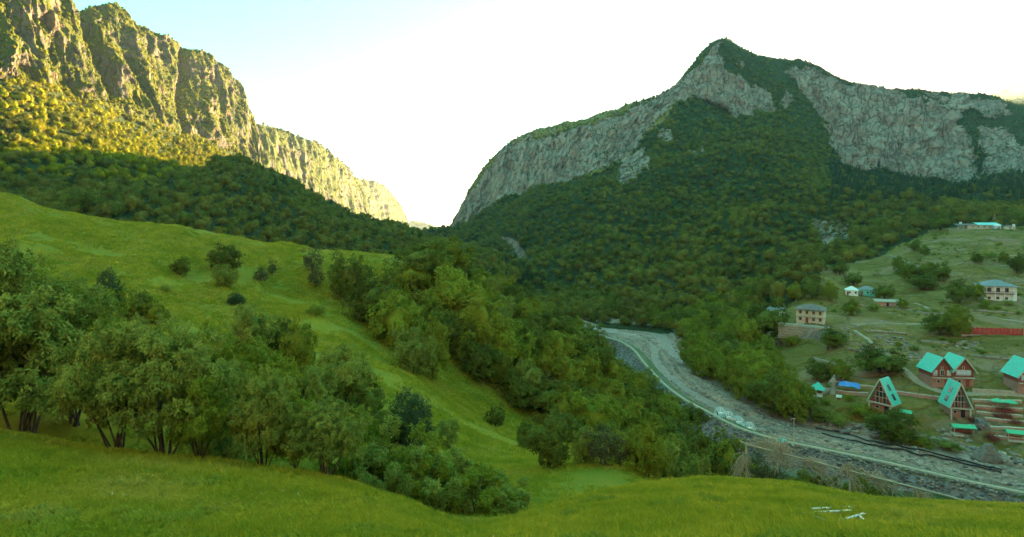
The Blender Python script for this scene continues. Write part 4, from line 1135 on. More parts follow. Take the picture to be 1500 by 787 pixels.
wood('right_bank_woodland', RIGHT, wm2, 5.8, 2.0, 0.62, 0.85, 'woodland between the river bend and the foot of the right-hand slope', 421)
# scrub over the village slope
wm = ((V > 2.6) & (V < 8.4) & (qv(RIGHT.grass) > .5) & (PX > 1120)).astype(float) * np.clip(fbm(qv(RIGHT.X) / 25, qv(RIGHT.Y) / 25, qv(RIGHT.X) * 0, 3, 97) - 0.08, 0.0, 1)
sp_ = sample(RIGHT, wm, 1500, 431); sp_ = sp_[spaced(sp_, 3.0)]
BUSH = [joined('bush', 0), joined('bush', 1)]
ss_ = .18 + .6 * rng.random(len(sp_)) ** 2
scatter('hillside_scrub', sp_, np.stack([ss_, ss_, ss_ * .9], -1), BUSH, rng.integers(0, 2, len(sp_)), 'low scrub dotted over the grassy slope round the village houses', 'scrub')

# ------------------------------------------------------------------ grass, weeds and stones
def tuft(name, seed, n, h, spread, mat, wd=.012):
    r = np.random.default_rng(seed)
    vs, fs = [], []
    for i in range(n):
        a, b = r.uniform(0, 6.28), r.uniform(0, 6.28)
        x, y = spread * r.random() * math.cos(a), spread * r.random() * math.sin(a)
        hh = h * r.uniform(.5, 1.2); ln = hh * r.uniform(.2, .7)
        dx, dy = math.cos(b), math.sin(b); k = len(vs)
        vs += [(x - dy * wd, y + dx * wd, -.02), (x + dy * wd, y - dx * wd, -.02), (x + dx * ln * .4 + dy * wd * .7, y + dy * ln * .4 - dx * wd * .7, hh * .6), (x + dx * ln, y + dy * ln, hh)]
        fs += [(k, k + 1, k + 2, k + 3)]
    return bpy.data.objects.new(name, mesh_np(name, np.array(vs), np.array(fs), False, (mat,)))
def mat_blade(name, a, b):
    t = NT(name); r = t.n('ShaderNodeObjectInfo').outputs['Random']
    c = t.mix(r, a, b); c = t.mix(t.math('MULTIPLY', t.g(t.noise(t.pos(), 0.11, 4, .65), .5, .62), .6), c, (0.46, 0.36, 0.06)); c = t.mix(t.g(t.noise(t.pos(), 0.3, 4), .42, .62), c, (0.26, 0.28, 0.016))
    return t.done(c, .7, spec=.2, trans=.35)
MB1 = mat_blade('grass_blade', (0.32, 0.30, 0.018), (0.46, 0.39, 0.03)); MB2 = mat_blade('weed_leaf', (0.20, 0.24, 0.018), (0.26, 0.27, 0.025))
t = NT('flower_petal'); MFL = t.done((0.75, 0.75, 0.65), .6)
TF = [tuft('grass_tuft', 1, 26, .14, .16, MB1), tuft('grass_tuft', 2, 22, .19, .18, MB1), tuft('grass_tuft', 3, 18, .30, .2, MB1, .014), tuft('weed', 4, 26, .20, .22, MB2, .032), tuft('flower', 5, 3, .17, .05, MFL, .018)]
V = qv(MEADOW.V)
near_w = ((V > 0.75) & (V < 2.45)).astype(float) * (np.abs(qv(MEADOW.px) - 750) < 900)
gp = sample(MEADOW, near_w / np.maximum(qv(MEADOW.Y), 8) ** .6, 78000, 441)
nz_ = fbm(gp[:, 0] / 3, gp[:, 1] / 3, gp[:, 0] * 0, 3, 443)
pid = np.where(nz_ > .12, 1, 0); pid = np.where(rng.random(len(gp)) < .05 + .10 * (nz_ > .3), 2, pid)
lush = (gp[:, 0] < -4) & (gp[:, 1] > 17) & (rng.random(len(gp)) < .45); pid = np.where(lush, 2, pid)
wz_ = fbm(gp[:, 0] / 1.6 + 40, gp[:, 1] / 1.6, gp[:, 0] * 0, 2, 447); pid = np.where(wz_ > .5, 3, pid); pid = np.where(rng.random(len(gp)) < .007, 4, pid)
gs = rng.uniform(.55, 1.0, len(gp))
scatter('meadow_grass', gp, np.stack([gs, gs, gs * .8], -1), TF, pid, 'short yellow-green grass with weeds and a few white flowers on the near meadow', 'grass')
gp = sample(MEADOW, ((V >= 2.4) & (V < 8.1) & (qv(MEADOW.px) < 1150) & (qv(MEADOW.px) > -80)).astype(float) * np.clip(.55 + fbm(qv(MEADOW.X) / 7, qv(MEADOW.Y) / 7, qv(MEADOW.X) * 0, 3, 449) * 1.2, 0, 1) / np.maximum(qv(MEADOW.Y), 20) ** .9, 110000, 451)
gs = rng.uniform(1.0, 1.7, len(gp)) * np.clip(gp[:, 1] / 45, .8, 1.5)
scatter('hillside_grass', gp, np.stack([gs, gs, gs * .55], -1), TF[:3], rng.integers(0, 3, len(gp)), 'grass clumps over the open hillside', 'grass')

def rock_mesh(name, seed, mat, n=2, sq=(1, 1, .7)):
    import bmesh
    bm = bmesh.new(); bmesh.ops.create_icosphere(bm, subdivisions=n, radius=1)
    q = np.array([v.co[:] for v in bm.verts])
    d = 1 + .38 * vnoise(q[:, 0] * 1.3 + seed, q[:, 1] * 1.3, q[:, 2] * 1.3, seed) + .16 * vnoise(q[:, 0] * 3.7, q[:, 1] * 3.7 + seed, q[:, 2] * 3.7, seed)
    q = np.clip(q * d[:, None], -.85, .9) * np.array(sq)
    for v, c in zip(bm.verts, q): v.co = c
    me = bpy.data.meshes.new(name); bm.to_mesh(me); bm.free(); me.materials.append(mat); return me
def mat_stone(name, a, b):
    t = NT(name); r = t.n('ShaderNodeObjectInfo').outputs['Random']
    n = t.noise(t.pos(), 1.5, 6, .7)
    c = t.mix(t.g(n, .35, .65), t.mix(r, a, b), tuple(v * .6 for v in a))
    return t.done(c, .9, t.bump(n, .6, .15))
M['stone_pale'] = mat_stone('pale_stone', (0.30, 0.22, 0.17), (0.48, 0.36, 0.28)); M['stone_dark'] = mat_stone('dark_stone', (0.12, 0.10, 0.095), (0.25, 0.21, 0.19)); M['boulder'] = mat_stone('boulder_stone', (0.19, 0.145, 0.125), (0.24, 0.19, 0.16))
SP_ = [bpy.data.objects.new('pale_stone', rock_mesh('pale_stone', k, M['stone_pale'], 1)) for k in (1, 2)]
SD_ = [bpy.data.objects.new('dark_stone', rock_mesh('dark_stone', k, M['stone_dark'], 1)) for k in (3, 4)]
def stones(name, P, smin, smax, protos, label):
    s = smin + (smax - smin) * rng.random(len(P)) ** 3
    scatter(name, P, np.stack([s, s * rng.uniform(.7, 1.1, len(P)), s * rng.uniform(.6, 1, len(P))], -1), protos, rng.integers(0, len(protos), len(P)), label, 'stones')
i_ = rng.integers(40, NS, 5200); j_ = rng.integers(3, NC - 3, 5200)
P = np.stack([bx[i_, j_], by[i_, j_], zz[i_, j_]], -1) + rng.normal(size=(5200, 3)) * [.3, .3, .02]
P = P[fbm(P[:, 0] / 6, P[:, 1] / 6, P[:, 0] * 0, 3, 461) > -.12]
stones('river_stones', P, .08, .65, SP_ + SD_[:1], 'pale boulders and cobbles scattered over the river bars')
i_ = rng.integers(0, 420, 9000); j_ = rng.integers(20, 44, 9000)
P = np.stack([lx[i_, j_], ly[i_, j_], lz[i_, j_]], -1) + rng.normal(size=(9000, 3)) * [.2, .2, .02]
stones('embankment_stones', P, .12, .5, SD_ + SP_[:1], 'broken dark stones covering the slope of the embankment')
i_ = rng.integers(120, NS, 1500); P = []
for k in i_:
    q = rc[k] + rng.normal(size=2) * 1.3; P.append((q[0], q[1], down(q[0], q[1])))
stones('bank_stones', np.array(P), .1, .9, SP_ + SD_, 'grey stones piled along the foot of the right bank')
P = []
for (x0, y0, x1, y1, n) in ((1265, 470, 1330, 512, 150), (1290, 492, 1345, 520, 130), (1330, 515, 1372, 528, 70), (1410, 500, 1440, 515, 40), (1380, 500, 1430, 512, 60), (1425, 375, 1485, 392, 60), (1385, 395, 1425, 412, 60), (1215, 475, 1260, 492, 70), (1300, 440, 1330, 460, 40), (1370, 625, 1420, 660, 40), (1440, 650, 1495, 690, 50)):
    for k in range(n):
        c = hit(random.uniform(x0, x1), random.uniform(y0, y1))
        if c: P.append(c[:])
stones('village_rubble', np.array(P), .2, .95, SP_ + SP_ + SD_[:1], 'heaps of pale rubble on the terraces of the village')


# ------------------------------------------------------------------ the village and other made things
def plain(name, col, rough=.8, var=.25, scale=3.0, bump=.3, metal=0.0, spec=.2):
    t = NT(name); n = t.noise(t.pos(), scale, 5, .65)
    c = t.mix(t.g(n, .3, .7), tuple(v * (1 - var) for v in col), tuple(min(1, v * (1 + var * .5)) for v in col))
    return t.done(c, rough, t.bump(n, bump, .03), spec, metal)
def brick_mat(name, a, b, mortar, scale=1.0):
    t = NT(name); br = t.n('ShaderNodeTexBrick'); br.inputs['Scale'].default_value = 1.0 * scale
    br.inputs['Brick Width'].default_value = .42; br.inputs['Row Height'].default_value = .21; br.inputs['Mortar Size'].default_value = .02
    for k, v in ((1, a), (2, b), (3, mortar)): br.inputs[k].default_value = v + (1,)
    tc = t.n('ShaderNodeTexCoord'); sx = t.n('ShaderNodeSeparateXYZ'); t.l(tc.outputs['Object'], sx.inputs[0])
    cb = t.n('ShaderNodeCombineXYZ'); t.l(t.math('ADD', sx.outputs[0], sx.outputs[1]), cb.inputs[0]).l(sx.outputs[2], cb.inputs[1]); t.l(cb.outputs[0], br.inputs[0])
    n = t.noise(t.pos(), 1.2, 5, .7)
    c = t.mix(t.math('MULTIPLY', t.g(n, .4, .7), .5), br.outputs[0], tuple(v * .55 for v in a))
    return t.done(c, .9, t.bump(br.outputs[1], .3, .02))
W = {
    'turq': plain('turquoise_metal_sheet', (0.06, 0.46, 0.36), .45, .18, 1.5, .15, 0, .4), 'green': plain('green_sheet', (0.07, 0.42, 0.22), .5, .2, 2),
    'brick': brick_mat('red_brick', (0.42, 0.17, 0.12), (0.34, 0.13, 0.10), (0.36, 0.28, 0.24)), 'wood_red': plain('red_brown_boards', (0.26, 0.07, 0.05), .7, .4, 4),
    'pale': plain('pale_timber', (0.55, 0.47, 0.38), .8, .3, 3), 'white': plain('white_plaster', (0.72, 0.72, 0.68), .85, .15, 1.2), 'cream': plain('cream_plaster', (0.62, 0.54, 0.42), .85, .25, 1.2),
    'grey_roof': plain('grey_roof_sheet', (0.20, 0.22, 0.235), .7, .3, 1.0), 'brown_roof': plain('weathered_roof', (0.19, 0.145, 0.13), .85, .4, 1.0), 'glass': plain('dark_window_glass', (0.03, 0.035, 0.045), .15, .2, 1, 0, 0, .6),
    'bluewhite': plain('pale_blue_window', (0.50, 0.56, 0.62), .3, .35, 2), 'concrete': plain('concrete', (0.40, 0.31, 0.23), .9, .25, 1.5), 'stone': plain('pale_stone_wall', (0.36, 0.29, 0.22), .95, .4, 2.2, .9),
    'blue': plain('blue_tarpaulin', (0.02, 0.17, 0.50), .5, .4, 1.6, .8), 'red': plain('red_paint', (0.50, 0.045, 0.05), .6, .35, 2), 'pinkwall': plain('pinkish_brick_wall', (0.45, 0.25, 0.20), .9, .4, 2.5, .6),
    'teal': plain('teal_plastic', (0.12, 0.50, 0.46), .5, .25, 2), 'steel': plain('grey_steel', (0.32, 0.32, 0.31), .6, .2, 2), 'drywood': plain('bleached_dry_wood', (0.40, 0.30, 0.20), .9, .3, 8), 'dark': plain('black_rubber', (0.018, 0.018, 0.02), .6, .2, 4),
    'dirt': plain('dirt_track', (0.36, 0.255, 0.175), .95, .25, .6, .6), 'brown': plain('brown_canvas', (0.28, 0.17, 0.11), .9, .3, 2), 'figure': plain('grey_carved_stone', (0.30, 0.28, 0.24), .9, .4, 3, .8),
}
def petals():
    t = NT('red_flowers'); n = t.noise(t.pos(), 4, 4, .7)
    return t.done(t.mix(t.g(n, .4, .6), (0.30, 0.02, 0.035), (0.09, 0.08, 0.02)), .8)
W['flower'] = petals()
def glassy():
    t = NT('clear_foil'); p = t.n('ShaderNodeBsdfPrincipled'); p.inputs['Base Color'].default_value = (.75, .8, .8, 1); p.inputs['Roughness'].default_value = .15
    tr = t.n('ShaderNodeBsdfTransparent'); tr.inputs[0].default_value = (.93, .96, .96, 1); m = t.n('ShaderNodeMixShader'); m.inputs[0].default_value = .22
    t.l(tr.outputs[0], m.inputs[1]).l(p.outputs[0], m.inputs[2]).l(m.outputs[0], t.out.inputs[0]); return t.m
W['foil'] = glassy()

def root(name, px_, py_, rz, label, cat, group=None, dz=0.0, Y=None):
    c = hit(px_, py_) if Y is None else Vector(((px_ - CX) / FPX * Y, Y, down((px_ - CX) / FPX * Y, Y)))
    e = bpy.data.objects.new(name, None); COL.objects.link(e); e.location = c + Vector((0, 0, dz)); e.rotation_euler = (0, 0, R(rz)); tag(e, label, cat, group)
    return e, c.y / FPX           # metres per pixel there
def window(par, x, z, w_, h_, y=0.0, side='f', D=0, mat='pale', pane='glass', name='window'):
    """window in the front wall (y=0 plane), or in the right (x=D) / left wall"""
    def B(m, a0, a1, d0, d1, z0, z1):
        if side == 'f': m.box(a0, a1, y + d0, y + d1, z0, z1)
        elif side == 'l': m.box(-D + d0, -D + d1, a0, a1, z0, z1)
        else: m.box(D - d1, D - d0, a0, a1, z0, z1)
    m = MB(); f = .09
    B(m, x - w_ / 2, x - w_ / 2 + f, -.10, .02, z, z + h_); B(m, x + w_ / 2 - f, x + w_ / 2, -.10, .02, z, z + h_)
    B(m, x - w_ / 2 + f, x + w_ / 2 - f, -.10, .02, z, z + f); B(m, x - w_ / 2 + f, x + w_ / 2 - f, -.10, .02, z + h_ - f, z + h_)
    if w_ > .9: B(m, x - .03, x + .03, -.08, .02, z + f, z + h_ - f)
    o = m.build(name, W[mat], par)
    m = MB(); B(m, x - w_ / 2 + f, x + w_ / 2 - f, -.045, -.015, z + f, z + h_ - f); m.build('pane', W[pane], o)
    return o
def door(par, x, w_, h_, y=0.0, mat='wood_red', z=0.0):
    MB().box(x - w_ / 2, x + w_ / 2, y - .07, y + .02, z, z + h_).build('door', W[mat], par)
def slab(m, a, b, c, d, th):
    """flat panel through four points, th thick"""
    a, b, c, d = map(Vector, (a, b, c, d)); n = (b - a).cross(d - a).normalized() * th
    return m.add([a, b, c, d, a + n, b + n, c + n, d + n], [(0, 3, 2, 1), (4, 5, 6, 7), (0, 1, 5, 4), (1, 2, 6, 5), (2, 3, 7, 6), (3, 0, 4, 7)])

def gable_cottage(px_, py_, rz, Wd, D, h1, h2, hg, label, variant):
    e, s = root('gabled_cottage', px_, py_, rz, label, 'house', 'gabled cottages with turquoise roofs')
    x = Wd / 2
    MB().box(-x, x, 0, D, -3, h1).build('lower_wall', W['brick'], e)
    g = x - .03
    m = MB(); m.add([(-g, .03, h1), (g, .03, h1), (g, .03, h1 + h2), (0, .03, h1 + h2 + hg), (-g, .03, h1 + h2), (-g, D - .03, h1), (g, D - .03, h1), (g, D - .03, h1 + h2), (0, D - .03, h1 + h2 + hg), (-g, D - .03, h1 + h2)],
                    [(0, 1, 2, 3, 4), (5, 9, 8, 7, 6), (0, 4, 9, 5), (1, 6, 7, 2), (2, 7, 8, 3), (3, 8, 9, 4)])
    up = m.build('upper_wall', W['wood_red'], e)
    k = hg / x
    for sgn in (-1, 1):
        ex = x + .45
        m = MB(); slab(m, *( [(-ex, -.8, h1 + h2 - .45 * k + .05), (0, -.8, h1 + h2 + hg + .05), (0, D + .4, h1 + h2 + hg + .05), (-ex, D + .4, h1 + h2 - .45 * k + .05)][::(1)] if sgn < 0 else
             [(0, -.8, h1 + h2 + hg + .05), (ex, -.8, h1 + h2 - .45 * k + .05), (ex, D + .4, h1 + h2 - .45 * k + .05), (0, D + .4, h1 + h2 + hg + .05)]), .12)
        pnl = m.build('roof_panel', W['turq'], e)
        m = MB()
        for q in range(1, 9):
            t_ = q / 9
            yy = -.8 + (D + 1.2) * t_
            m.bar((sgn * ex, yy, h1 + h2 - .45 * k + .19), (0, yy, h1 + h2 + hg + .19), .05, .05)
        m.build('roof_seam', W['turq'], pnl)
    m = MB()                                          # bargeboards
    for sgn in (-1, 1): m.bar((sgn * (x + .45), -.86, h1 + h2 - .45 * k), (0, -.86, h1 + h2 + hg), .07, .22)
    m.build('bargeboard', W['pale'] if variant else W['wood_red'], e)
    MB().box(-x + .1, x - .1, -.9, .0, h1 - .12, h1 + .02).build('balcony_floor', W['pale'], e)
    m = MB(); m.box(-x + .1, x - .1, -.88, -.82, h1 + .85, h1 + .93)
    for q in range(9): m.box(-x + .12 + q * (Wd - .3) / 8, -x + .17 + q * (Wd - .3) / 8, -.87, -.83, h1, h1 + .85)
    m.build('railing', W['wood_red'], e)
    if variant:
        window(e, 0, h1 + .5, Wd * .72, h2 * .8, side='f', pane='bluewhite')
    else:
        for q in (-.33, 0, .33): window(e, q * Wd, h1 + .4, Wd * .2, h2 * .85, pane='bluewhite' if q else 'glass')
    window(e, -Wd * .18, 1.1, .9, .9); door(e, Wd * .2, .95, 2.0)
    window(e, 0, h1 + h2 + .3, .6, .8, y=.0)
    return e
c1 = gable_cottage(1380, 567, -6, 5.4, 5.8, 2.7, 1.9, 3.6, 'left of the two joined cottages, red brick below, striped windows under a steep turquoise roof', 0)
c2 = gable_cottage(1411, 567, -8, 5.4, 5.8, 2.7, 1.9, 3.6, 'right of the two joined cottages, with one wide pale blue window under its turquoise roof', 1)
c3 = gable_cottage(1509, 578, -12, 5.6, 5.8, 3.0, 1.9, 4.0, 'brick cottage with turquoise roof cut by the right edge of the view', 1)

def a_frame(px_, py_, rz, Wd, D, h1, h2, label, skew=0):
    e, s = root('pointed_cabin', px_, py_, rz, label, 'cabin', 'pointed cabins with roofs down to the first floor')
    x = Wd / 2
    MB().box(-x * .82, x * .82, .5, D - .2, -3, h1).build('lower_wall', W['brick'], e)
    MB().box(-x - .2, x + .2, -.7, D, h1, h1 + .16).build('deck', W['pale'], e)
    m = MB()
    for sgn in (-1, 1): m.box(sgn * x * .9 - .12, sgn * x * .9 + .12, -.6, -.36, -3, h1)
    m.build('deck_post', W['pale'], e)
    z0, z1 = h1 + .16, h1 + .16 + h2
    for sgn in (-1, 1):
        q = [(-x - .15, -.6, z0), (0, -.6, z1), (0, D, z1), (-x - .15, D, z0)] if sgn < 0 else [(0, -.6, z1), (x + .15, -.6, z0), (x + .15, D, z0), (0, D, z1)]
        m = MB(); slab(m, *q, .16); rp = m.build('roof_panel', W['turq'], e)
        for (u0, u1) in ((.16, .40), (.52, .76)):       # dark roof lights, standing a little proud of the sheet
            a, b, c_, d_ = [Vector(v) for v in q]
            if sgn > 0: a, b, c_, d_ = b, a, d_, c_     # a,d at the eave, b,c at the ridge
            n = (Vector((sgn * (z1 - z0), 0, x))).normalized() * .17
            lo0, lo1 = a.lerp(b, u0), a.lerp(b, u1); hi0, hi1 = d_.lerp(c_, u0), d_.lerp(c_, u1)
            p = [lo0.lerp(hi0, .36) + n, lo1.lerp(hi1, .36) + n, lo1.lerp(hi1, .6) + n, lo0.lerp(hi0, .6) + n]
            mm = MB(); slab(mm, *(p if sgn < 0 else p[::-1]), .06); mm.build('roof_light', W['glass'], rp)
    g = x - .12; zt = z1 - .25
    MB().add([(-g, .25, z0), (g, .25, z0), (0, .25, zt), (-g, .35, z0), (g, .35, z0), (0, .35, zt)], [(0, 1, 2), (3, 5, 4), (0, 3, 4, 1), (1, 4, 5, 2), (2, 5, 3, 0)]).build('gable_front', W['wood_red'], e)
    # pale glazing bars dividing the front
    m = MB()
    for z_, in ((.25,), (.5,), (.72,)):
        hw = g * (1 - z_); m.box(-hw, hw, .17, .24, z0 + (zt - z0) * z_ - .05, z0 + (zt - z0) * z_ + .05)
    for t_ in (-.45, -.16, .16, .45):
        m.box(t_ * g - .04, t_ * g + .04, .16, .235, z0, z0 + (zt - z0) * (1 - abs(t_)))
    fr = m.build('glazing_bars', W['pale'], e)
    for t_, za, zb in ((-.30, .27, .48), (0, .27, .48), (.30, .27, .48), (0, .52, .70), (-.3, .02, .23), (.3, .02, .23)):
        MB().box((t_ - .13) * g, (t_ + .13) * g, .19, .23, z0 + (zt - z0) * za, z0 + (zt - z0) * zb).build('pane', W['glass'], fr)
    m = MB()
    for sgn in (-1, 1): m.bar((sgn * (x + .2), -.66, z0), (0, -.66, z1 + .1), .08, .26)
    m.build('bargeboard', W['pale'], e)
    m = MB(); m.box(-x, x, -.68, -.63, z0 + .8, z0 + .88)
    for q in range(10): m.box(-x + q * Wd / 9 - .02, -x + q * Wd / 9 + .02, -.67, -.63, z0, z0 + .8)
    m.build('railing', W['wood_red'], e)
    window(e, -x * .35, 1.1, .9, .8, y=.5); door(e, x * .4, .9, 2.0, y=.5, mat='glass')
    return e
a_frame(1290, 606, -56, 5.6, 4.6, 2.6, 6.2, 'left pointed cabin with narrow turquoise roof, half behind the dark bushy tree')
a_frame(1406, 613, -12, 4.7, 4.8, 2.5, 6.2, 'right pointed cabin standing in front of the two joined cottages')

def hip_roof(e, x0, x1, y0, y1, z, h, mat, ov=.5, ridge=.4):
    x0, x1, y0, y1 = x0 - ov, x1 + ov, y0 - ov, y1 + ov
    w_, d_ = x1 - x0, y1 - y0; q = min(w_, d_) / 2 * .98
    if w_ > d_: r0, r1 = ((x0 + q, (y0 + y1) / 2, z + h)), ((x1 - q, (y0 + y1) / 2, z + h))
    else: r0, r1 = (((x0 + x1) / 2, y0 + q, z + h)), (((x0 + x1) / 2, y1 - q, z + h))
    V8 = [(x0, y0, z), (x1, y0, z), (x1, y1, z), (x0, y1, z), (x0, y0, z + .15), (x1, y0, z + .15), (x1, y1, z + .15), (x0, y1, z + .15), r0, r1]
    F = [(0, 3, 2, 1), (0, 1, 5, 4), (1, 2, 6, 5), (2, 3, 7, 6), (3, 0, 4, 7)]
    F += [(4, 5, 9, 8), (5, 6, 9), (6, 7, 8, 9), (7, 4, 8)] if w_ > d_ else [(4, 5, 8), (5, 6, 9, 8), (6, 7, 9), (7, 4, 8, 9)]
    return MB().add(V8, F).build('roof', W[mat], e)
# stone house on its terrace
e, s = root('stone_house', 1187, 473, -34, 'two storey cream house with dark hip roof standing alone on a stone terrace', 'house')
MB().box(-5, 5, 0, 7, -2, 5.4).build('wall', W['cream'], e); hip_roof(e, -5, 5, -1.6, 7, 5.4, 2.1, 'brown_roof')
for q in range(5): MB().box(-4.9 + q * 2.38, -4.62 + q * 2.38, -1.5, -1.22, -2, 5.4).build('column', W['cream'], e)
MB().box(-5, 5, -1.6, -.05, 2.6, 2.8).build('balcony_floor', W['pale'], e)
for q in range(4):
    window(e, -3.6 + q * 2.38, 3.4, 1.0, 1.4)
    if q != 1: window(e, -3.6 + q * 2.38, .7, 1.0, 1.4)
door(e, -1.22, 1.0, 2.1)
for q in (1.5, 3.7, 5.7): window(e, q, 3.3, 1.0, 1.4, side='l', D=5); window(e, q, .7, 1.0, 1.4, side='r', D=5)
# terrace wall under it, stone by stone where it can be picked out
e, s = root('terrace_wall', 1183, 482, -34, 'rough pale stone wall holding up the terrace of the cream house', 'wall')
MB().box(-10.5, 7.5, -.6, 3.0, -4.5, 1.2).build('wall_core', W['stone'], e)
st = [rock_mesh('stone', 80 + k, W['stone'], 1) for k in range(4)]
for r_ in range(5):
    for q in range(17):
        o = link('stone', st[(r_ * 3 + q) % 4], e); o.location = (-10.2 + q * 1.05 + (r_ % 2) * .5, -.6, -3.6 + r_ * 1.05); o.scale = (.62, .35, .58); o.rotation_euler = (0, 0, 0)
# the white house
e, s = root('white_house', 1464, 441, -20, 'big white two storey house with grey hip roof and brown balcony', 'house')
MB().box(-5.4, 6.2, 0, 9.5, -2.5, 6.6).build('wall', W['white'], e); hip_roof(e, -5.4, 6.2, -1.3, 9.5, 6.6, 2.6, 'grey_roof', .6)
MB().box(-5.4, 5, -1.6, -.05, 3.2, 3.4).build('balcony_floor', W['wood_red'], e)
for q in range(4): MB().box(-5.3 + q * 3.2, -5.0 + q * 3.2, -1.5, -1.2, -2.5, 6.6).build('column', W['white'], e)
m = MB(); m.box(-5.4, 5, -1.58, -1.5, 4.3, 4.4)
for q in range(20): m.box(-5.35 + q * .54, -5.28 + q * .54, -1.57, -1.51, 3.4, 4.3)
m.build('railing', W['wood_red'], e)
for q in range(3):
    window(e, -3.7 + q * 3.1, 3.9, 1.6, 1.9, mat='wood_red'); window(e, -3.7 + q * 3.1, .6, 1.2, 1.3)
for q in range(4): window(e, 1.2 + q * 2.2, 3.9, 1.0, 1.6, side='r', D=6.2); window(e, 1.2 + q * 2.2, .8, 1.0, 1.3, side='r', D=6.2); window(e, 1.2 + q * 2.2, 3.9, 1.0, 1.6, side='l', D=5.4)
# smaller houses
def small_house(px_, py_, rz, Wd, D, H, hr, wall, roof, label, nw=2):
    e, s = root('small_house', px_, py_, rz, label, 'house')
    MB().box(-Wd / 2, Wd / 2, 0, D, -2, H).build('wall', W[wall], e); hip_roof(e, -Wd / 2, Wd / 2, 0, D, H, hr, roof, .4)
    for q in range(nw): window(e, (q + .5) / nw * Wd - Wd / 2 + (.3 if nw == 2 else 0), .9, .9, 1.1)
    door(e, -Wd / 2 + .8, .85, 1.9); window(e, D / 2, .9, .9, 1.1, side='l', D=Wd / 2)
    return e
small_house(1136, 468, -30, 7.5, 6.5, 4.2, 1.9, 'white', 'grey_roof', 'white house with grey roof half hidden behind the big dark tree')
small_house(1248, 433, -28, 5.2, 4.6, 2.5, 1.9, 'white', 'white', 'tiny white house with a pale pointed roof above the stone house')
small_house(1271, 433, -28, 6.6, 5, 2.7, 1.7, 'teal', 'grey_roof', 'small house with turquoise walls and grey roof beside the tiny white one', 3)
e, s = root('low_shed', 1304, 449, -18, 'long low brown shed below the turquoise walled house', 'shed')
MB().box(-5.5, 5.5, 0, 3.6, -1.5, 1.9).build('wall', W['pinkwall'], e); m = MB(); slab(m, (-5.9, -.4, 1.92), (5.9, -.4, 1.92), (5.9, 4, 2.7), (-5.9, 4, 2.7), .1); m.build('roof', W['concrete'], e); door(e, -1, 1.0, 1.7, mat='glass'); window(e, 2.5, .6, .9, .8)
# long shed and huts of the upper meadow
e, s = root('long_shed', 1446, 335, -12, 'long pale shed with a light turquoise roof on the upper meadow', 'shed')
MB().box(-12, 8, 0, 5, -2, 2.3).build('wall', W['cream'], e)
m = MB(); slab(m, (-6, -1.0, 2.4), (8.6, -1.0, 2.4), (8.6, 5.5, 4.3), (-6, 5.5, 4.3), .12); m.build('roof', W['teal'], e)
m = MB(); slab(m, (-19, -1.0, 2.3), (-6.4, -1.0, 2.3), (-6.4, 5.5, 3.4), (-19, 5.5, 3.4), .12); m.build('roof', W['brown_roof'], e)
for q in range(10): MB().box(-18.6 + q * 2.9, -18.35 + q * 2.9, -1, -.75, -2.5, 2.2).build('post', W['pale'], e)
for q in range(5): window(e, -9 + q * 3.6, .8, 1.3, 1.0)
e, s = root('timber_fence', 1412, 338, -12, 'row of pale upright poles in front of the long shed', 'fence')
for q in range(24): MB().box(-9 + q * .95, -8.86 + q * .95, -.07, .07, -1.5, 1.5 + .3 * math.sin(q * 2.1)).build('pole', W['pale'], e)
for z_ in (.3, 1.0): MB().box(-9.2, 13.2, -.13, -.075, z_, z_ + .1).build('rail', W['pale'], e)
e, s = root('white_hut', 1462, 336, -15, 'white hut with pale blue front right of the long shed', 'hut'); MB().box(-1.8, 1.8, 0, 3, -1, 2.5).build('wall', W['bluewhite'], e); hip_roof(e, -1.8, 1.8, 0, 3, 2.5, 1.1, 'white', .2); door(e, .5, .8, 1.8)
e, s = root('open_hut', 1480, 336, -15, 'small pale timber hut at the right end of the upper meadow', 'hut'); MB().box(-3, 3, 0, 3, -1, 2.0).build('wall', W['cream'], e); hip_roof(e, -3, 3, 0, 3, 2.0, 1.0, 'brown_roof', .3); window(e, 0, .7, 1.4, .9)
e, s = root('conical_tent', 1457, 325, 0, 'pointed brown tent rising behind the long shed', 'tent')
m = MB(); n_ = 12
m.add([(2.6 * math.cos(2 * PI * k / n_), 2.6 * math.sin(2 * PI * k / n_), -1.5) for k in range(n_)] + [(.12 * math.cos(2 * PI * k / n_), .12 * math.sin(2 * PI * k / n_), 5.2) for k in range(n_)], [(k, (k + 1) % n_, n_ + (k + 1) % n_, n_ + k) for k in range(n_)]); m.build('canvas', W['brown'], e)
m = MB(); [m.bar((.3 * math.cos(k * 1.6), .3 * math.sin(k * 1.6), 4.6), (-.5 * math.cos(k * 1.6), -.5 * math.sin(k * 1.6), 6.1), .08) for k in range(4)]; m.build('poles', W['drywood'], e)
for (a_, b_, lb) in ((1407, 325, 'white water tank at the left end of the upper sheds'), (1485, 327, 'white water tank on the right of the upper sheds')):
    e, s = root('water_tank', a_, b_ + 9, 0, lb, 'tank', dz=2.6 if a_ < 1450 else 1.8)
    MB().tube([(0, 0, 0), (0, 0, 1.5)], [.8, .8], 14).build('barrel', W['white'], e); MB().tube([(0, 0, 1.5), (0, 0, 1.75)], [.82, .3], 14).build('lid', W['white'], e)
    m = MB(); [m.box(.6 * math.cos(k * PI / 2 + .7) - .08, .6 * math.cos(k * PI / 2 + .7) + .08, .6 * math.sin(k * PI / 2 + .7) - .08, .6 * math.sin(k * PI / 2 + .7) + .08, -3.6, 0) for k in range(4)]; m.build('stand', W['steel'], e)
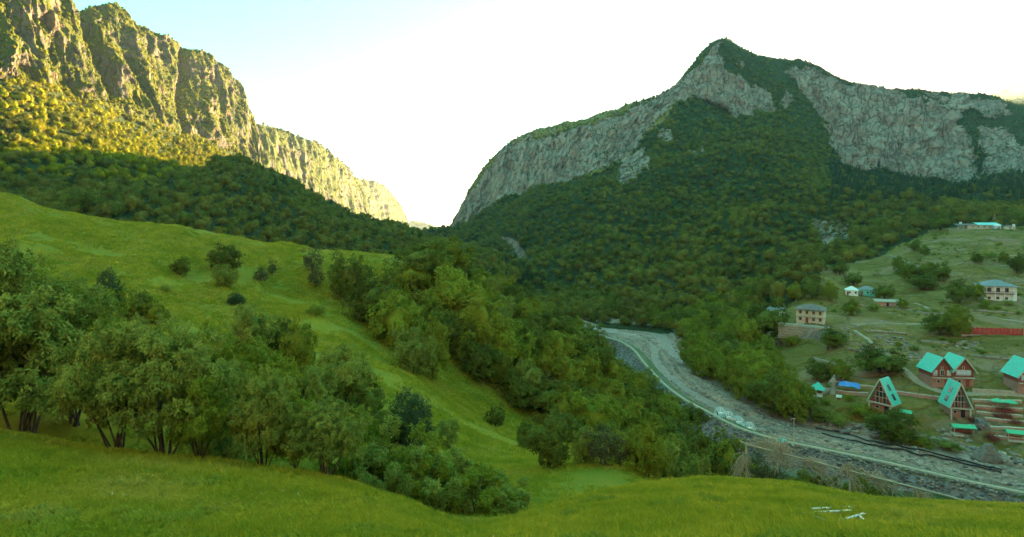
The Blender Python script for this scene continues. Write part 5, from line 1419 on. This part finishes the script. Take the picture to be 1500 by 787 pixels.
# red slatted enclosure
e, s = root('red_fence', 1453, 491, -8, 'long bright red slatted fence round a plot below the white house', 'fence')
for q in range(13): MB().box(-9.6 + q * 1.6 - .07, -9.6 + q * 1.6 + .07, -.07, .07, -1, 2.7).build('post', W['red'], e)
me_ = MB().box(-.07, .07, -.03, .03, .1, 2.5).mesh('slat', W['red'])
for q in range(12):
    for k in range(7):
        o = link('slat', me_, e); o.location = (-9.6 + q * 1.6 + .2 + k * .2, 0.02 * ((k + q) % 3), .06 * math.sin(q * 5 + k * 3)); o.rotation_euler = (0, R(2.5 * math.sin(k * 7 + q)), 0)
for z_ in (.35, 2.2): MB().box(-9.7, 9.7, .075, .13, z_, z_ + .12).build('rail', W['red'], e)
MB().box(-9.8, 9.8, -.25, .25, -1.2, .04).build('footing', W['concrete'], e)

def drape(name, pts, wd, mat, lift=.06, step=1.0, thick=.25, over=None):
    P = [hit(a, b) for a, b in pts]; P = [p for p in P if p is not None]
    Q = resample(np.array([(p.x, p.y) for p in P]), max(6, int(sum((P[i + 1] - P[i]).length for i in range(len(P) - 1)) / step)))
    g = np.gradient(Q, axis=0); g /= np.linalg.norm(g, axis=1)[:, None]; n = np.stack([-g[:, 1], g[:, 0]], -1)
    v = []
    for i in range(len(Q)):
        for k, o_ in enumerate((-1, -.5, 0, .5, 1)):
            x, y = Q[i] + n[i] * o_ * wd / 2; v.append((x, y, down(x, y, 300) + lift - (thick if abs(o_) == 1 else 0)))
    return mesh_np(name, np.array(v), grid_faces(len(Q), 5), True, (W[mat],))
for pts, wd in (([(1318, 538), (1332, 548), (1350, 562), (1380, 574), (1420, 577), (1470, 577), (1500, 579)], 3.2), ([(1255, 476), (1300, 473), (1358, 474)], 1.6), ([(1430, 462), (1460, 466), (1500, 472)], 1.8), ([(1252, 484), (1268, 494), (1278, 504)], 1.8),
                ([(1340, 444), (1362, 452)], 1.6), ([(1330, 546), (1300, 522), (1284, 508)], 2.0)):
    tag(link('dirt_path', drape('dirt_path', pts, wd, 'dirt')), kind='structure')
tag(link('concrete_path', mesh_np('concrete_path', np.concatenate([np.stack([CR[:, 0] + nrm[:, 0] * o_, CR[:, 1] + nrm[:, 1] * o_, np.full(420, ZC + z_)], -1)[:, None] for o_, z_ in ((.5, -.3), (.45, .16), (-.35, .16), (-.4, -.3))], 1)[40:372], grid_faces(332, 4, True), False, (W['concrete'],))), kind='structure')

def wall_run(name, pts, h, th, mat, label, cat='wall', coping=None, group=None, rail=None):
    P = [hit(a, b) for a, b in pts]
    e = bpy.data.objects.new(name, None); COL.objects.link(e); e.location = P[0]; tag(e, label, cat, group)
    m, c, rl_, ps = MB(), MB(), MB(), []
    Q = resample(np.array([p[:] for p in P]), max(3, int(sum((P[i + 1] - P[i]).length for i in range(len(P) - 1)) / 2.2)))
    Q = [Vector((a, b, down(a, b, 300))) - P[0] for a, b, _ in Q]
    for a, b in zip(Q[:-1], Q[1:]):
        d = (b - a).normalized(); n = Vector((-d.y, d.x, 0)).normalized() * th / 2
        z0, z1 = Vector((0, 0, -1.2)), Vector((0, 0, h))
        m.add([a - n + z0, b - n + z0, b + n + z0, a + n + z0, a - n + z1, b - n + z1, b + n + z1, a + n + z1], [(0, 3, 2, 1), (4, 5, 6, 7), (0, 1, 5, 4), (1, 2, 6, 5), (2, 3, 7, 6), (3, 0, 4, 7)])
        if coping: n2 = n * 1.35; z2, z3 = Vector((0, 0, h + .003)), Vector((0, 0, h + .14)); c.add([a - n2 + z2, b - n2 + z2, b + n2 + z2, a + n2 + z2, a - n2 + z3, b - n2 + z3, b + n2 + z3, a + n2 + z3], [(0, 3, 2, 1), (4, 5, 6, 7), (0, 1, 5, 4), (1, 2, 6, 5), (2, 3, 7, 6), (3, 0, 4, 7)])
        if rail:
            zr = Vector((0, 0, h + .75)); rl_.bar(a + zr, b + zr, .1); ps.append(a)
    m.build('wall_body', W[mat], e)
    if coping: c.build('coping', W[coping], e)
    if rail:
        rl_.build('rail', W[rail], e)
        for a in ps: MB().bar(a + Vector((0, 0, h)), a + Vector((0, 0, h + .8)), .12).build('rail_post', W[rail], e)
    return e
wall_run('garden_wall', [(1206, 573), (1240, 578), (1272, 580)], .8, .35, 'pinkwall', 'low pink brick wall between the small pavilion and the left pointed cabin', coping='pale', rail='wood_red')
wall_run('garden_wall', [(1308, 577), (1345, 582), (1388, 588)], .8, .35, 'pinkwall', 'low pink brick wall between the two pointed cabins', coping='pale', rail='wood_red')
wall_run('garden_wall', [(1250, 566), (1272, 568), (1282, 570)], .5, .3, 'pinkwall', 'short low wall behind the left pointed cabin', coping='pale')
wall_run('retaining_wall', [(1424, 574), (1455, 576), (1486, 578)], .9, .5, 'concrete', 'pale concrete retaining wall right of the joined cottages')
for i, (a_, b_, c_, d_, rl2) in enumerate(((1424, 588, 1496, 590, None), (1428, 597, 1498, 602, 'red'), (1430, 606, 1498, 612, 'red'), (1442, 615, 1500, 621, None), (1418, 626, 1500, 631, None), (1450, 641, 1500, 646, 'red'))):
    wall_run('terrace_step', [(a_, b_), ((a_ + c_) / 2, (b_ + d_) / 2 + .5), (c_, d_)], .55, .4, 'pinkwall' if i % 2 else 'concrete',
             ['uppermost pale garden terrace wall right of the pointed cabin', 'pink garden terrace wall with a red rail under the green parasols', 'pink garden terrace wall among the red flowers', 'pale garden terrace wall behind the dark round boulder', 'lowest long pale garden wall, level with the swing bench roof', 'short garden wall with a red rail in the lower right corner of the village'][i], coping='pale', rail=rl2, group='terrace walls of the flower garden')
for i, (pts, lb) in enumerate((([(1240, 512), (1262, 516), (1290, 524)], 'dry stone wall on the slope above the blue awning'), ([(1296, 500), (1322, 506), (1348, 512)], 'dry stone wall along the rubble in the middle of the village'),
        ([(1350, 500), (1385, 504), (1425, 506)], 'dry stone wall behind the joined cottages'), ([(1425, 522), (1455, 526), (1490, 528)], 'dry stone wall left of the third cottage'),
        ([(1270, 486), (1300, 488), (1330, 490)], 'dry stone wall under the path of the stone house'), ([(1420, 455), (1450, 457), (1488, 460)], 'garden wall in front of the big white house'),
        ([(1232, 446), (1262, 448), (1286, 452)], 'dry stone wall below the two small houses'), ([(1330, 455), (1360, 460), (1395, 462)], 'dry stone wall right of the low shed'),
        ([(1300, 375), (1330, 385), (1350, 392)], 'old dry stone wall on the upper meadow'), ([(1190, 525), (1215, 532), (1240, 540)], 'dry stone wall under the terrace of the stone house'),
        ([(1395, 420), (1412, 423), (1432, 424)], 'short dry stone wall left of the big white house'), ([(1440, 350), (1462, 353), (1490, 352)], 'low wall below the open hut of the upper meadow'))):
    wall_run('dry_stone_wall', pts, .55, .6, 'stone', lb, group='dry stone walls of the terraces')
    P_ = []
    for (x0, y0), (x1, y1) in zip(pts[:-1], pts[1:]):
        for q in range(26):
            c = hit(x0 + (x1 - x0) * q / 26, y0 + (y1 - y0) * q / 26)
            if c: P_.append((c.x + random.uniform(-.3, .3), c.y + random.uniform(-.6, .2), c.z + random.uniform(.1, .6)))
    stones('wall_stones', np.array(P_), .2, .55, SP_, 'loose stones along a dry stone wall, ' + lb.split(' ', 3)[-1])
# red flower bushes
fb = [mesh_np('flowers', *(lambda c_: (c_[0], c_[1]))((lambda r: (lambda b, d: (np.stack([b, b + d * .16, b + d * .2 + r.normal(size=b.shape) * .08], 1).reshape(-1, 3), np.arange(len(b) * 3).reshape(-1, 3)))(r.normal(size=(900, 3)) * [.8, .5, .38] + [0, 0, .5], r.normal(size=(900, 3))))(np.random.default_rng(500 + k))), False, (W['flower'],)) for k in range(2)]
for i, (a_, b_, lb) in enumerate(((1468, 603, 'red flower bush under the left green parasol'), (1478, 605, 'red flower bush under the right green parasol'), (1462, 612, 'red flower bush in the middle terrace of the garden'), (1474, 612, 'wide red flower bush at the centre of the garden'), (1487, 621, 'red flower bush at the right edge of the garden'),
                                   (1450, 642, 'dark red flower bush beside the short red rail'), (1456, 646, 'dark red flower bush right at the start of the short red rail'), (1425, 618, 'red flower bush between the pointed cabin and the dark boulder'))):
    e, s = root('flower_bush', a_, b_, i * 40, lb, 'bush', 'red flower bushes of the garden')
    link('blossom', fb[i % 2], e); MB().tube([(0, 0, -.3), (0, 0, .5)], [.08, .05], 5).build('stem', M['bark'], e)
for a_, b_, lb in ((1461, 598, 'left green garden parasol'), (1480, 600, 'right green garden parasol above red seats')):
    e, s = root('parasol', a_, b_, 0, lb + ' on the flower terraces', 'parasol')
    n_ = 10; MB().add([(1.5 * math.cos(2 * PI * k / n_), 1.5 * math.sin(2 * PI * k / n_), 1.9) for k in range(n_)] + [(0, 0, 2.6), (0, 0, 2.05)], [(k, (k + 1) % n_, n_) for k in range(n_)] + [((k + 1) % n_, k, n_ + 1) for k in range(n_)]).build('canopy', W['green'], e)
    MB().tube([(0, 0, -.3), (0, 0, 2.6)], [.05, .05], 6).build('pole', W['pale'], e)
def swing(px_, py_, rz, Wd, label):
    e, s = root('roofed_bench', px_, py_, rz, label, 'bench', 'green roofed garden benches')
    for a in (-1, 1):
        for b in (-1, 1): MB().bar((a * Wd / 2, b * .8, -.4), (a * Wd / 2 * .93, b * .55, 1.9), .1).build('leg', W['pale'], e)
    m = MB(); slab(m, (-Wd / 2 - .3, -1.2, 1.8), (Wd / 2 + .3, -1.2, 1.8), (Wd / 2 + .3, 0, 2.35), (-Wd / 2 - .3, 0, 2.35), .08); m.build('roof_panel', W['green'], e)
    m = MB(); slab(m, (-Wd / 2 - .3, 0.01, 2.35), (Wd / 2 + .3, 0.01, 2.35), (Wd / 2 + .3, 1.2, 1.8), (-Wd / 2 - .3, 1.2, 1.8), .08); m.build('roof_panel', W['green'], e)
    MB().box(-Wd / 2 + .15, Wd / 2 - .15, -.3, .3, .42, .5).build('seat', W['wood_red'], e); MB().box(-Wd / 2 + .15, Wd / 2 - .15, .3, .36, .5, 1.0).build('backrest', W['wood_red'], e)
    MB().box(-Wd / 2, Wd / 2, -.95, .9, -.3, .04).build('floor', W['pale'], e)
swing(1327, 614, -40, 2.0, 'small green roofed bench on the lawn right of the left pointed cabin')
swing(1410, 636, -12, 4.4, 'wide green roofed bench below the right pointed cabin')
swing(1487, 645, -20, 3.2, 'green roofed bench in the lower right corner of the garden')
# pavilion
e, s = root('pavilion', 1198, 580, -30, 'small pavilion with a pointed turquoise roof at the left end of the gardens', 'pavilion')
MB().box(-1.2, 1.2, -1.2, 1.2, -1, .5).build('base', W['white'], e)
for a in (-1, 1):
    for b in (-1, 1): MB().box(a * 1.1 - .09, a * 1.1 + .09, b * 1.1 - .09, b * 1.1 + .09, .5, 2.1).build('post', W['pale'], e)
MB().box(-.2, 1.05, .95, 1.05, .5, 1.9).build('back_panel', W['wood_red'], e)
MB().add([(-1.8, -1.8, 2.1), (1.8, -1.8, 2.1), (1.8, 1.8, 2.1), (-1.8, 1.8, 2.1), (0, 0, 4.1)], [(0, 3, 2, 1), (0, 1, 4), (1, 2, 4), (2, 3, 4), (3, 0, 4)]).build('roof', W['turq'], e)
# blue awning with furniture
e, s = root('blue_awning', 1244, 575, -34, 'sagging blue tarpaulin awning on posts left of the pointed cabin', 'awning')
g_ = 12; v_ = []
for i in range(g_):
    for j in range(g_): a, b = i / (g_ - 1), j / (g_ - 1); v_.append((-2.6 + 5.2 * b, -1.5 + 3.6 * a, 1.75 + .5 * a + .35 * math.sin(b * PI) + .12 * math.sin(b * 11 + a * 5)))
link('tarpaulin', mesh_np('tarpaulin', np.array(v_), grid_faces(g_, g_), True, (W['blue'],)), e)
for a in (-2.5, 2.5):
    for b, h in ((-1.4, 1.8), (2.0, 2.2)): MB().bar((a, b, -.5), (a, b, h), .1).build('post', W['wood_red'], e)
MB().box(-1.6, 1.6, -.6, .6, .65, .75).build('table_top', W['wood_red'], e); MB().box(-1.3, -1.1, -.4, .4, -.4, .65).build('trestle', W['wood_red'], e); MB().box(1.1, 1.3, -.4, .4, -.4, .65).build('trestle', W['wood_red'], e)
# carved grey figure
e, s = root('carved_figure', 1220, 577, -34, 'tall grey carved stone figure on a rocky foot left of the blue awning', 'statue')
fm = MB(); fm.tube([(0, 0, -.5), (0, 0, .4), (.1, 0, 1.6), (.05, 0, 2.6), (0, 0, 3.4), (.1, .0, 4.2), (.25, 0, 4.7), (.3, 0, 5.2), (.3, 0, 5.5)], [1.15, .95, .6, .55, .75, .6, .28, .34, .12], 9); fm.build('body', W['figure'], e)
fm = MB(); fm.tube([(.5, 0, 4.1), (1.1, -.1, 3.5), (1.5, -.2, 3.9)], [.24, .2, .14], 6).build('arm', W['figure'], e); fm = MB(); fm.tube([(-.5, 0, 4.0), (-.9, -.2, 3.0), (-.5, -.5, 2.4)], [.24, .2, .14], 6).build('arm', W['figure'], e)
fm = MB(); fm.tube([(-2.2, -.1, -.5), (-1.4, 0, .5), (-.6, 0, 1.5)], [.7, .6, .4], 7).build('rocky_foot', W['figure'], e)
e, s = root('wooden_platform', 1229, 583, -34, 'pale wooden platform sloping down from the grey figure', 'platform')
for k in range(7): MB().box(-.7 + .02, .7, -1.6 + k * .44, -1.6 + k * .44 + .4, .45, .53).build('plank', W['pale'], e)
for a, b in ((-.6, -1.4), (.6, -1.4), (-.6, 1.2), (.6, 1.2)): MB().box(a - .05, a + .05, b - .05, b + .05, -.5, .447).build('leg', W['pale'], e)
# boulders
for a_, b_, sx, sy, sz, lb in ((1446, 676, 3.4, 2.2, 3.4, 'big triangular grey boulder at the river edge, lower right'), (1192, 612, 1.2, 1.0, 1.9, 'tall dark boulder on the bank below the small pavilion'), (1237, 636, 1.6, 1.1, .9, 'low pale boulder at the river edge'), (1438, 627, 1.5, 1.3, 1.9, 'dark round boulder beside the flower terraces'), (1282, 642, 1.3, 1.0, .7, 'flat pale boulder at the river edge below the left cabin')):
    c = hit(a_, b_); me_ = rock_mesh('boulder', int(a_), M['stone_dark'] if a_ == 1438 else M['boulder'], 3, (sx, sy, sz)); o = link('boulder', me_, None, c + Vector((0, 0, sz * .25))); tag(o, lb, 'boulder')
    if a_ == 1446:
        for v in me_.vertices: t_ = max(0, v.co.z / sz); v.co.x *= 1 - .75 * t_; v.co.y *= 1 - .6 * t_; v.co.x += .5 * t_
# domes on the embankment
def dome(i, px_, py_, rr, lb):
    Y_ = -(ZC - .3) * FPX / (py_ - HY); c = Vector(((px_ - CX) / FPX * Y_, Y_, down((px_ - CX) / FPX * Y_, Y_) - .1))
    e = bpy.data.objects.new('clear_dome', None); COL.objects.link(e); e.location = c; tag(e, lb, 'dome', 'clear domes in a row on the embankment')
    n_, k_ = 20, 8; v, f = [], []
    for a in range(k_):
        th = -0.35 + (PI / 2 + .30) * a / (k_ - 1)
        for b in range(n_): v.append((rr * math.cos(th) * math.cos(2 * PI * b / n_), rr * math.cos(th) * math.sin(2 * PI * b / n_), rr * .45 + rr * math.sin(th)))
    for a in range(k_ - 1):
        for b in range(n_): f.append((a * n_ + b, a * n_ + (b + 1) % n_, (a + 1) * n_ + (b + 1) % n_, (a + 1) * n_ + b))
    link('foil', mesh_np('foil', np.array(v), np.array(f), True, (W['foil'],)), e)
    m = MB()
    for b in range(0, n_, 2):
        m.tube([Vector(v[a * n_ + b]) * 1.01 for a in range(k_)], [.02] * k_, 4, False)
    m.build('ribs', W['white'], e)
    MB().tube([(0, 0, -.5), (0, 0, .28)], [rr * 1.12, rr * 1.08], 20).build('base', W['teal'] if i in (0, 2) else W['concrete'], e)
    MB().box(-.7, .7, -.5, .5, .28, .8).build('bed', W['white'], e); MB().box(-.8, -.7, -.5, .5, .28, 1.2).build('headboard', W['wood_red'], e)
for i, (a_, b_, lb) in enumerate(((1055, 609, 'farthest clear dome of the row, on a teal base'), (1067, 613, 'second clear dome from the far end, on a grey base'), (1081, 618, 'third clear dome from the far end, on a teal base'), (1097, 624, 'nearest clear dome of the row, on a grey base'))): dome(i, a_, b_, 1.5, lb)
e, s = root('covered_boat', 1144, 650, 20, 'turquoise covered boat lying on the grass of the embankment', 'boat', dz=.2)
MB().tube([(-1.6, 0, .35), (-1.0, 0, .3), (.6, 0, .3), (1.5, 0, .4)], [.1, .5, .55, .2], 9).build('hull', W['teal'], e, True); MB().tube([(-1.0, 0, .75), (-.3, 0, .95), (.6, 0, .75)], [.1, .35, .12], 7).build('cover', W['turq'], e, True); MB().box(-1.2, .9, -.5, .5, -.3, 0).build('cradle', W['wood_red'], e)
e, s = root('lamp_post', 1163, 650, 0, 'thin pale lamp post standing on the embankment grass', 'lamp post')
MB().tube([(0, 0, -1), (0, 0, 5.6)], [.09, .06], 6).build('pole', W['pale'], e); MB().bar((-.5, 0, 5.55), (.35, 0, 5.6), .1).build('lamp_arm', W['pale'], e); MB().box(-.75, -.35, -.1, .1, 5.45, 5.6).build('lamp_head', W['steel'], e)
# black hoses along the river
for k, (pts, lb) in enumerate((([(1195, 631), (1240, 641), (1290, 651), (1340, 660), (1400, 674), (1468, 691)], 'upper of the two black hoses lying along the river'), ([(1205, 637), (1250, 647), (1300, 658), (1360, 669), (1420, 683), (1466, 694)], 'lower of the two black hoses lying along the river'))):
    P = [hit(a, b) for a, b in pts]; Q = resample(np.array([p[:] for p in P]), 60)
    m = MB(); m.tube([(a, b + .25 * math.sin(i * .9 + k), max(down(a, b, 0), ZW) + .32) for i, (a, b, _) in enumerate(Q)], [.17] * 60, 7); tag(m.build('black_hose', W['dark'], None, True), lb, 'hose')
# pipe on posts across the meadow foot
pp = [(1084, 646, 80), (1093, 651, 79), (1245, 690, 67), (1330, 712, 58), (1389, 727, 50), (1440, 742, 41)]
P = [Vector(((a - CX) / FPX * Y_, Y_, (HY - b) / FPX * Y_)) for a, b, Y_ in [(a, b, Y_ * 1.0) for a, b, Y_ in pp]]
tag(MB().tube(P, [.10] * len(P), 8).build('pale_pipe', W['drywood'], None, True), 'long pale pipe carried on posts down to the right rise of the meadow', 'pipe')
P2 = [p + Vector((.4, 3.2, -.25)) for p in P[:-1]]
for i, lb in ((1, 'tall pale post at the far left end of the pipe'), (2, 'tall pale post carrying the middle of the pipe'), (3, 'thin dark post carrying the pipe right of the middle'), (4, 'short dark post near the right end of the pipe')):
    g0 = down(P[i].x, P[i].y, 100)
    m = MB(); m.tube([(0, 0, min(-.6, 0)), (0, 0, P[i].z - g0 - .12)], [.13, .10] if i < 3 else [.07, .05], 7)
    e = m.build('post', W['drywood'] if i < 3 else W['wood_red'], None, True); e.location = (P[i].x, P[i].y, g0); tag(e, lb, 'post')
def brush(name, o_, spread, n, ln, rad, lb, seed, dirs):
    r = random.Random(seed); m = MB(); tw = MB()
    for k in range(n):
        s0 = o_ + Vector((r.uniform(-1, 1) * spread[0], r.uniform(-1, 1) * spread[1], r.uniform(-.4, .5) * spread[2]))
        d = Vector(dirs) + Vector((r.uniform(-1, 1), r.uniform(-1, 1), r.uniform(-.7, .7))) * .6; L_ = ln * r.uniform(.4, 1.1)
        pts = [s0 + d.normalized() * L_ * t_ + Vector((0, 0, -L_ * .42 * t_ * t_)) + Vector((r.uniform(-1, 1), r.uniform(-1, 1), r.uniform(-1, 1))) * .09 * L_ for t_ in (0, .25, .5, .75, 1)]
        m.tube(pts, [rad, rad * .9, rad * .7, rad * .5, rad * .2], 4, False)
        for q in range(6):
            a = pts[r.choice((1, 2, 3))]; b = a + Vector((r.uniform(-1, 1), r.uniform(-1, 1), r.uniform(-1, .3))).normalized() * L_ * .22; tw.tube([a, a.lerp(b, .5) + Vector((0, 0, .08)), b], [rad * .4, rad * .3, rad * .1], 3, False)
    e = bpy.data.objects.new(name, None); COL.objects.link(e); e.location = (o_.x, o_.y, o_.z); tag(e, lb, 'dead branches', 'bleached branches hanging on the pipe')
    for nm, q in (('branches', m), ('twigs', tw)):
        q.v = [tuple(Vector(v) - o_) for v in q.v]; q.build(nm, W['drywood'], e)
brush('dry_branches', P[1] + Vector((2.2, 0, .2)), (2.2, .8, 1.0), 64, 6.0, .04, 'wide mat of bleached branches fanning right from the far left post', 1, (.95, -.1, -.12))
brush('dry_branches', P[1] + Vector((-.3, 0, -1.6)), (.7, .6, 1.6), 34, 3.6, .05, 'bleached branches bunched round the foot of the far left post', 2, (-.25, 0, -.9))
q_ = P[1].lerp(P[2], .42); brush('dry_branches', q_ + Vector((0, 1.0, .8)), (.8, .5, 1.6), 40, 3.6, .05, 'upright column of bleached branches between the two tall posts', 3, (.05, 0, -.6))
q_ = P[1].lerp(P[2], .62); brush('dry_branches', q_, (.8, .5, .4), 36, 4.6, .05, 'bleached branches arching right between the column of branches and the middle post', 4, (.9, -.1, -.25))
brush('dry_branches', P[2] + Vector((0, .3, .4)), (.5, .4, 1.0), 40, 4.2, .045, 'bleached branches wrapped round the top of the middle post', 5, (.35, 0, -.5))
q_ = P[2].lerp(P[3], .35); brush('dry_branches', q_ + Vector((0, 0, .1)), (.8, .4, .4), 34, 4.0, .045, 'bleached branches arching right beyond the middle post', 6, (.9, -.1, -.2))
q_ = P[3].lerp(P[4], .3); brush('dry_branches', q_ + Vector((0, 0, -.2)), (.5, .4, .4), 26, 2.6, .035, 'small bunch of bleached branches near the short dark post', 7, (.5, 0, -.6))
# planks on the near meadow
for (a_, b_, c_, d_, w_, lb) in ((1190, 750, 1250, 747, .07, 'upper of two parallel pale planks lying on the near meadow'), (1194, 755.5, 1247, 752.5, .06, 'lower of two parallel pale planks lying on the near meadow'), (1175, 756, 1222, 772, .05, 'single long thin plank on the grass left of the nailed frame'),
                                 (1229, 769, 1266, 757, .055, 'long slanting plank of the small broken frame on the grass'), (1238, 766.5, 1268, 770, .05, 'bottom plank of the small broken frame on the grass'), (1258, 761, 1267, 770.5, .045, 'short plank closing the small broken frame on the grass')):
    A, B_ = hit(a_, b_), hit(c_, d_); up = Vector((0, 0, .09 + (.03 if 'short' in lb else .0)))
    m = MB(); L_ = (B_ - A); e = MB().bar((0, 0, 0), L_, w_ * 1.25, .04).build('plank', W['pale']); e.location = A + up; tag(e, lb, 'plank', 'planks lying on the grass')


# ------------------------------------------------------------------ haze
hz = MB().box(-2300, 2900, -1400, 4300, -84, 425).build('haze', None)
t = NT('haze'); vol = t.n('ShaderNodeVolumePrincipled')
vol.inputs['Density'].default_value = 0.00005
vol.inputs['Color'].default_value = (0.85, 0.95, 1.0, 1)
vol.inputs['Anisotropy'].default_value = 0.62
t.l(vol.outputs[0], t.out.inputs['Volume'])
hz.data.materials.append(t.m)
tag(hz, 'thin bluish evening haze filling the whole valley between the mountains', 'haze', kind='stuff')
